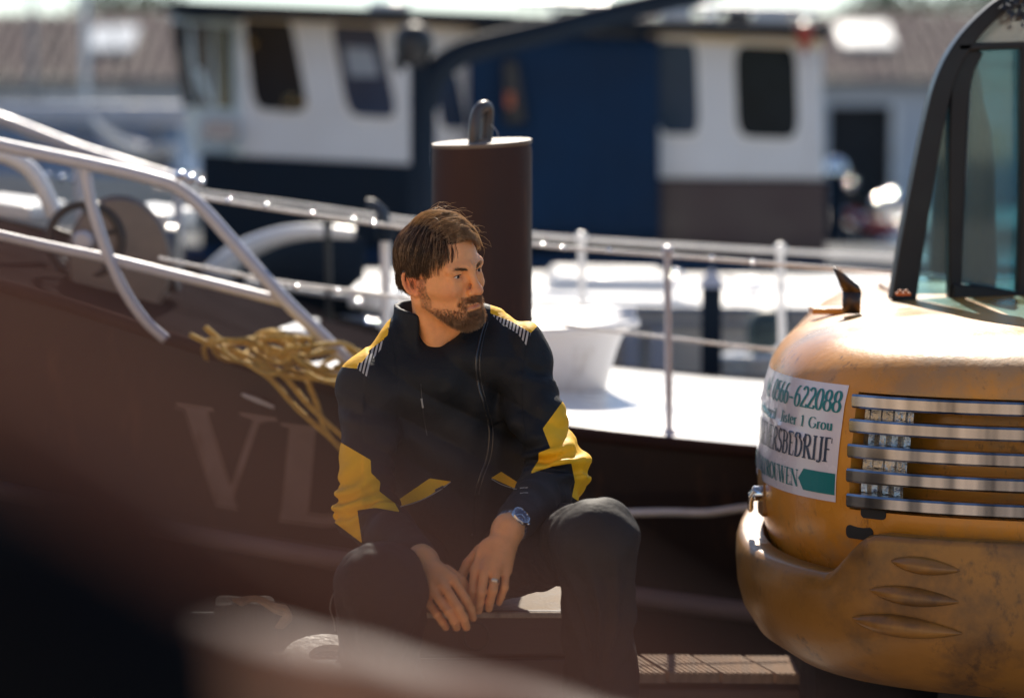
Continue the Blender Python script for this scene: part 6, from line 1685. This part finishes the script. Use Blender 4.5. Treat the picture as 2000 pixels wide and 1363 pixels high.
# shirt under the open collar
T = Vox((-0.30, 4.85, 0.60), (0.10, 5.25, 1.10), 0.004)
T.put(ell(ch2 + Vector((0, 0.006, 0.005)), (0.155, 0.112, 0.20))).put(cone(P(800, 695, 5.06), P(945, 668, 5.06), 0.05, 0.05), 0.03)
T.put(cone(nb + (0.004, -0.012, -0.02), nb + (-0.004, -0.03, 0.30), 0.055, 0.065), 0.006, 's')
TV, TF = T.mesh(); TV = relax(TV, TF, 1)
mesh_obj('t_shirt', TV, TF, mat('black_cotton', (0.008, 0.0085, 0.010), 0.8, bump=0.15, bscale=200, spec=0.2), man)

# -------- trousers and boots
hl, hr = P(955, 1092, 5.19), P(822, 1098, 5.19)
kl, kr = P(1168, 1052, 4.60), P(742, 1150, 4.54)
al, ar = P(1180, 1470, 4.76), P(742, 1490, 4.70)
al.z = ar.z = -0.06
W = Vox((-0.48, 4.38, -0.16), (0.36, 5.44, 0.62), 0.0048)
W.put(ell(P(885, 1085, 5.22), (0.175, 0.135, 0.105)))
W.put(cone(hl, kl, 0.092, 0.074), 0.03).put(cone(hr, kr, 0.095, 0.082), 0.03)
W.put(cone(kl + Vector((0, 0, -0.01)), al, 0.074, 0.062), 0.035).put(cone(kr, ar, 0.082, 0.070), 0.035)
for a, b, ph in ((hl, kl, 0.3), (hr, kr, 1.9)):
    lo, hi = zone(a, b, pad=0.13); W.warp(fold(a, b, lo, hi, 0.0055, 70, 0.14, 0.70, 0.22, ph), lo, hi)
for a, b, ph in ((kl, al, 1.1), (kr, ar, 0.2)):
    lo, hi = zone(a, b, pad=0.12)
    W.warp(fold(a, b, lo, hi, 0.004, 42, 0.14, 0.5, 0.5, ph), lo, hi)
    c0 = np.array(a)
    def vf(x, y, z, c0=c0, ph=ph):
        an = np.arctan2(x - c0[0], c0[1] - y); return -0.0065 * (1 - 2 * np.abs(np.sin(an * 4 + 1.6 * np.sin(z * 11 + ph) + ph))) * np.clip((c0[2] - z) / 0.1, 0, 1)
    W.warp(vf, lo, hi)
W.put(halfspace((0, 0, -0.075), (0, 0, -1), (-0.48, 4.38, -0.16), (0.36, 5.44, -0.10)), 0.0, 's') if False else None
def crumple(x, y, z):
    a = np.sin(31 * x + 11 * np.sin(7 * z + 3 * y)) * np.sin(27 * y + 9 * np.sin(8 * x)) + 0.7 * np.sin(53 * (x * 0.5 + z) + 5 * np.sin(13 * y + 9 * x)) * np.sin(17 * (y - z))
    return 0.0014 * (1 - 2 * np.abs(a))
W.warp(crumple, (-0.48, 4.38, -0.10), (0.36, 5.44, 0.62))
WV, WF = W.mesh(); WV = relax(WV, WF, 1)
M_tr = mat('dark_work_trousers', (0.015, 0.013, 0.014), 0.75, var=0.22, scale=9, bump=0.9, bscale=15, spec=0.25, col2=(0.020, 0.016, 0.016), mix2=(0.4, 0.7))
mesh_obj('trousers', WV, WF, M_tr, man)
wb = BVHTree.FromPolygons([tuple(v) for v in WV], [tuple(int(i) for i in f) for f in WF])
for a, nm in ((al, 'boot'), (ar, 'boot')):
    B = Vox((a.x - 0.10, a.y - 0.26, -0.165), (a.x + 0.10, a.y + 0.14, 0.06), 0.005)
    B.put(cone((a.x, a.y + 0.02, 0.0), (a.x, a.y + 0.02, -0.10), 0.055, 0.055)).put(ell((a.x, a.y - 0.08, -0.12), (0.048, 0.12, 0.045)), 0.03).put(ell((a.x, a.y + 0.03, -0.13), (0.044, 0.07, 0.04)), 0.02)
    B.put(halfspace((0, 0, -0.158), (0, 0, 1), (a.x - 0.1, a.y - 0.3, -0.17), (a.x + 0.1, a.y + 0.2, -0.15)), 0.0, 's')
    bv, bf = B.mesh(); mesh_obj('boot', relax(bv, bf, 1), bf, mat('black_leather', (0.012, 0.011, 0.010), 0.4, bump=0.2), man)
# wire loop hanging at the hip, at our left
mb = MB(); q = [onj(708, 1076, 0.0, wb)] + [P(x, y, 4.66) for x, y in ((690, 1095), (672, 1120), (658, 1146), (648, 1168), (645, 1190), (652, 1212), (654, 1232))]
mb.tube(smooth_path(q, 5), 0.0016, 6); mb.build('tool_loop', mat('dull_cord', (0.10, 0.09, 0.085), 0.4), man)
mb = MB(); mb.lathe([(0.0, -0.003), (0.003, 0), (0.0, 0.003)], P(660, 1147, 4.65), 8); mb.build('stud', M_chrome, man)
# -------- watch and ring
dv = (L_wr - L_el).normalized()
wc = L_wr.lerp(L_el, 0.06)
vw = (Vector((0, 0, CAMH)) - wc).normalized()
nz_ = (vw - dv * vw.dot(dv)); nz_ = (nz_.normalized() + Vector((0.10, 0, 0.12))).normalized(); nz_ = (nz_ - dv * nz_.dot(dv)).normalized()
sx = dv.cross(nz_).normalized()
RM = Matrix((sx, dv, nz_)).transposed()
bandr = 0.0315
mb = MB()
for k in range(26):
    a0 = math.radians(20 + 320 * k / 26); a1 = math.radians(20 + 320 * (k + 0.86) / 26)
    vs = []
    for a in (a0, a1):
        for rr in (bandr - 0.001, bandr + 0.0022):
            for w in (-0.0095, 0.0095): vs.append(wc + RM @ Vector((math.sin(a) * rr, w, math.cos(a) * rr * 0.93)))
    mb.add(vs, [(0, 1, 3, 2), (4, 6, 7, 5), (0, 4, 5, 1), (2, 3, 7, 6), (0, 2, 6, 4), (1, 5, 7, 3)])
M_ws = mat('brushed_watch_steel', (0.45, 0.46, 0.50), 0.22, metal=1.0, var=0.05)
strap = mb.build('watch', M_ws, man, bevel=0.0006)
cw_ = wc + nz_ * (bandr * 0.93 - 0.001)
mb = MB(); mb.lathe([(0.016, 0), (0.0198, 0.001), (0.0202, 0.006), (0.0188, 0.0088), (0.0168, 0.0092), (0.0164, 0.0082), (0.0001, 0.0081)], cw_, 32, RM); mb.build('watch_case', M_ws, strap)
mb = MB(); mb.lathe([(0.0163, 0.0), (0.0163, 0.0004), (0.0001, 0.0005)], cw_ + nz_ * 0.0083, 28, RM); dial = mb.build('dial', mat('deep_blue_dial', (0.012, 0.018, 0.06), 0.18), strap)
for k in range(12):
    a = k * math.pi / 6; mb = MB(); mb.box(cw_ + nz_ * 0.0091 + RM @ Vector((math.sin(a) * 0.0134, math.cos(a) * 0.0134, 0)), (0.0011, 0.0036, 0.0006), RM @ Matrix.Rotation(-a, 3, 'Z')); mb.build('hour_mark', M_chrome, dial)
for a, l, w in ((math.radians(-75), 0.0085, 0.0013), (math.radians(35), 0.012, 0.0010)):
    mb = MB(); mb.box(cw_ + nz_ * 0.0094 + RM @ Vector((math.sin(a) * l / 2, math.cos(a) * l / 2, 0)), (w, l, 0.0005), RM @ Matrix.Rotation(-a, 3, 'Z')); mb.build('watch_hand', M_chrome, dial)
mb = MB(); mb.lathe([(0.0001, 0), (0.0028, 0), (0.0028, 0.0035), (0.0001, 0.0036)], cw_ + nz_ * 0.004 - sx * 0.0195, 10, (-sx).to_track_quat('Z', 'Y').to_matrix()); mb.build('winding_crown', M_ws, strap)
a, b = P(968, 1122, 4.585), P(963, 1152, 4.570); rc = a.lerp(b, 0.45); ra = (b - a).normalized()
mb = MB(); Q = ra.to_track_quat('Z', 'Y').to_matrix()
for o in (-0.0026, 0.0026):
    mb.tube([rc + ra * o + Q @ Vector((math.cos(t) * 0.0097, math.sin(t) * 0.0097, 0)) for t in [k * math.pi / 12 for k in range(25)]], 0.0010, 6, caps=False)
mb.tube([rc + Q @ Vector((math.cos(t) * 0.0092, math.sin(t) * 0.0092, 0)) for t in [k * math.pi / 12 for k in range(25)]], 0.0022, 6, caps=False)
mb.build('ring', mat('pale_gold', (0.8, 0.7, 0.55), 0.15, metal=1.0), man)
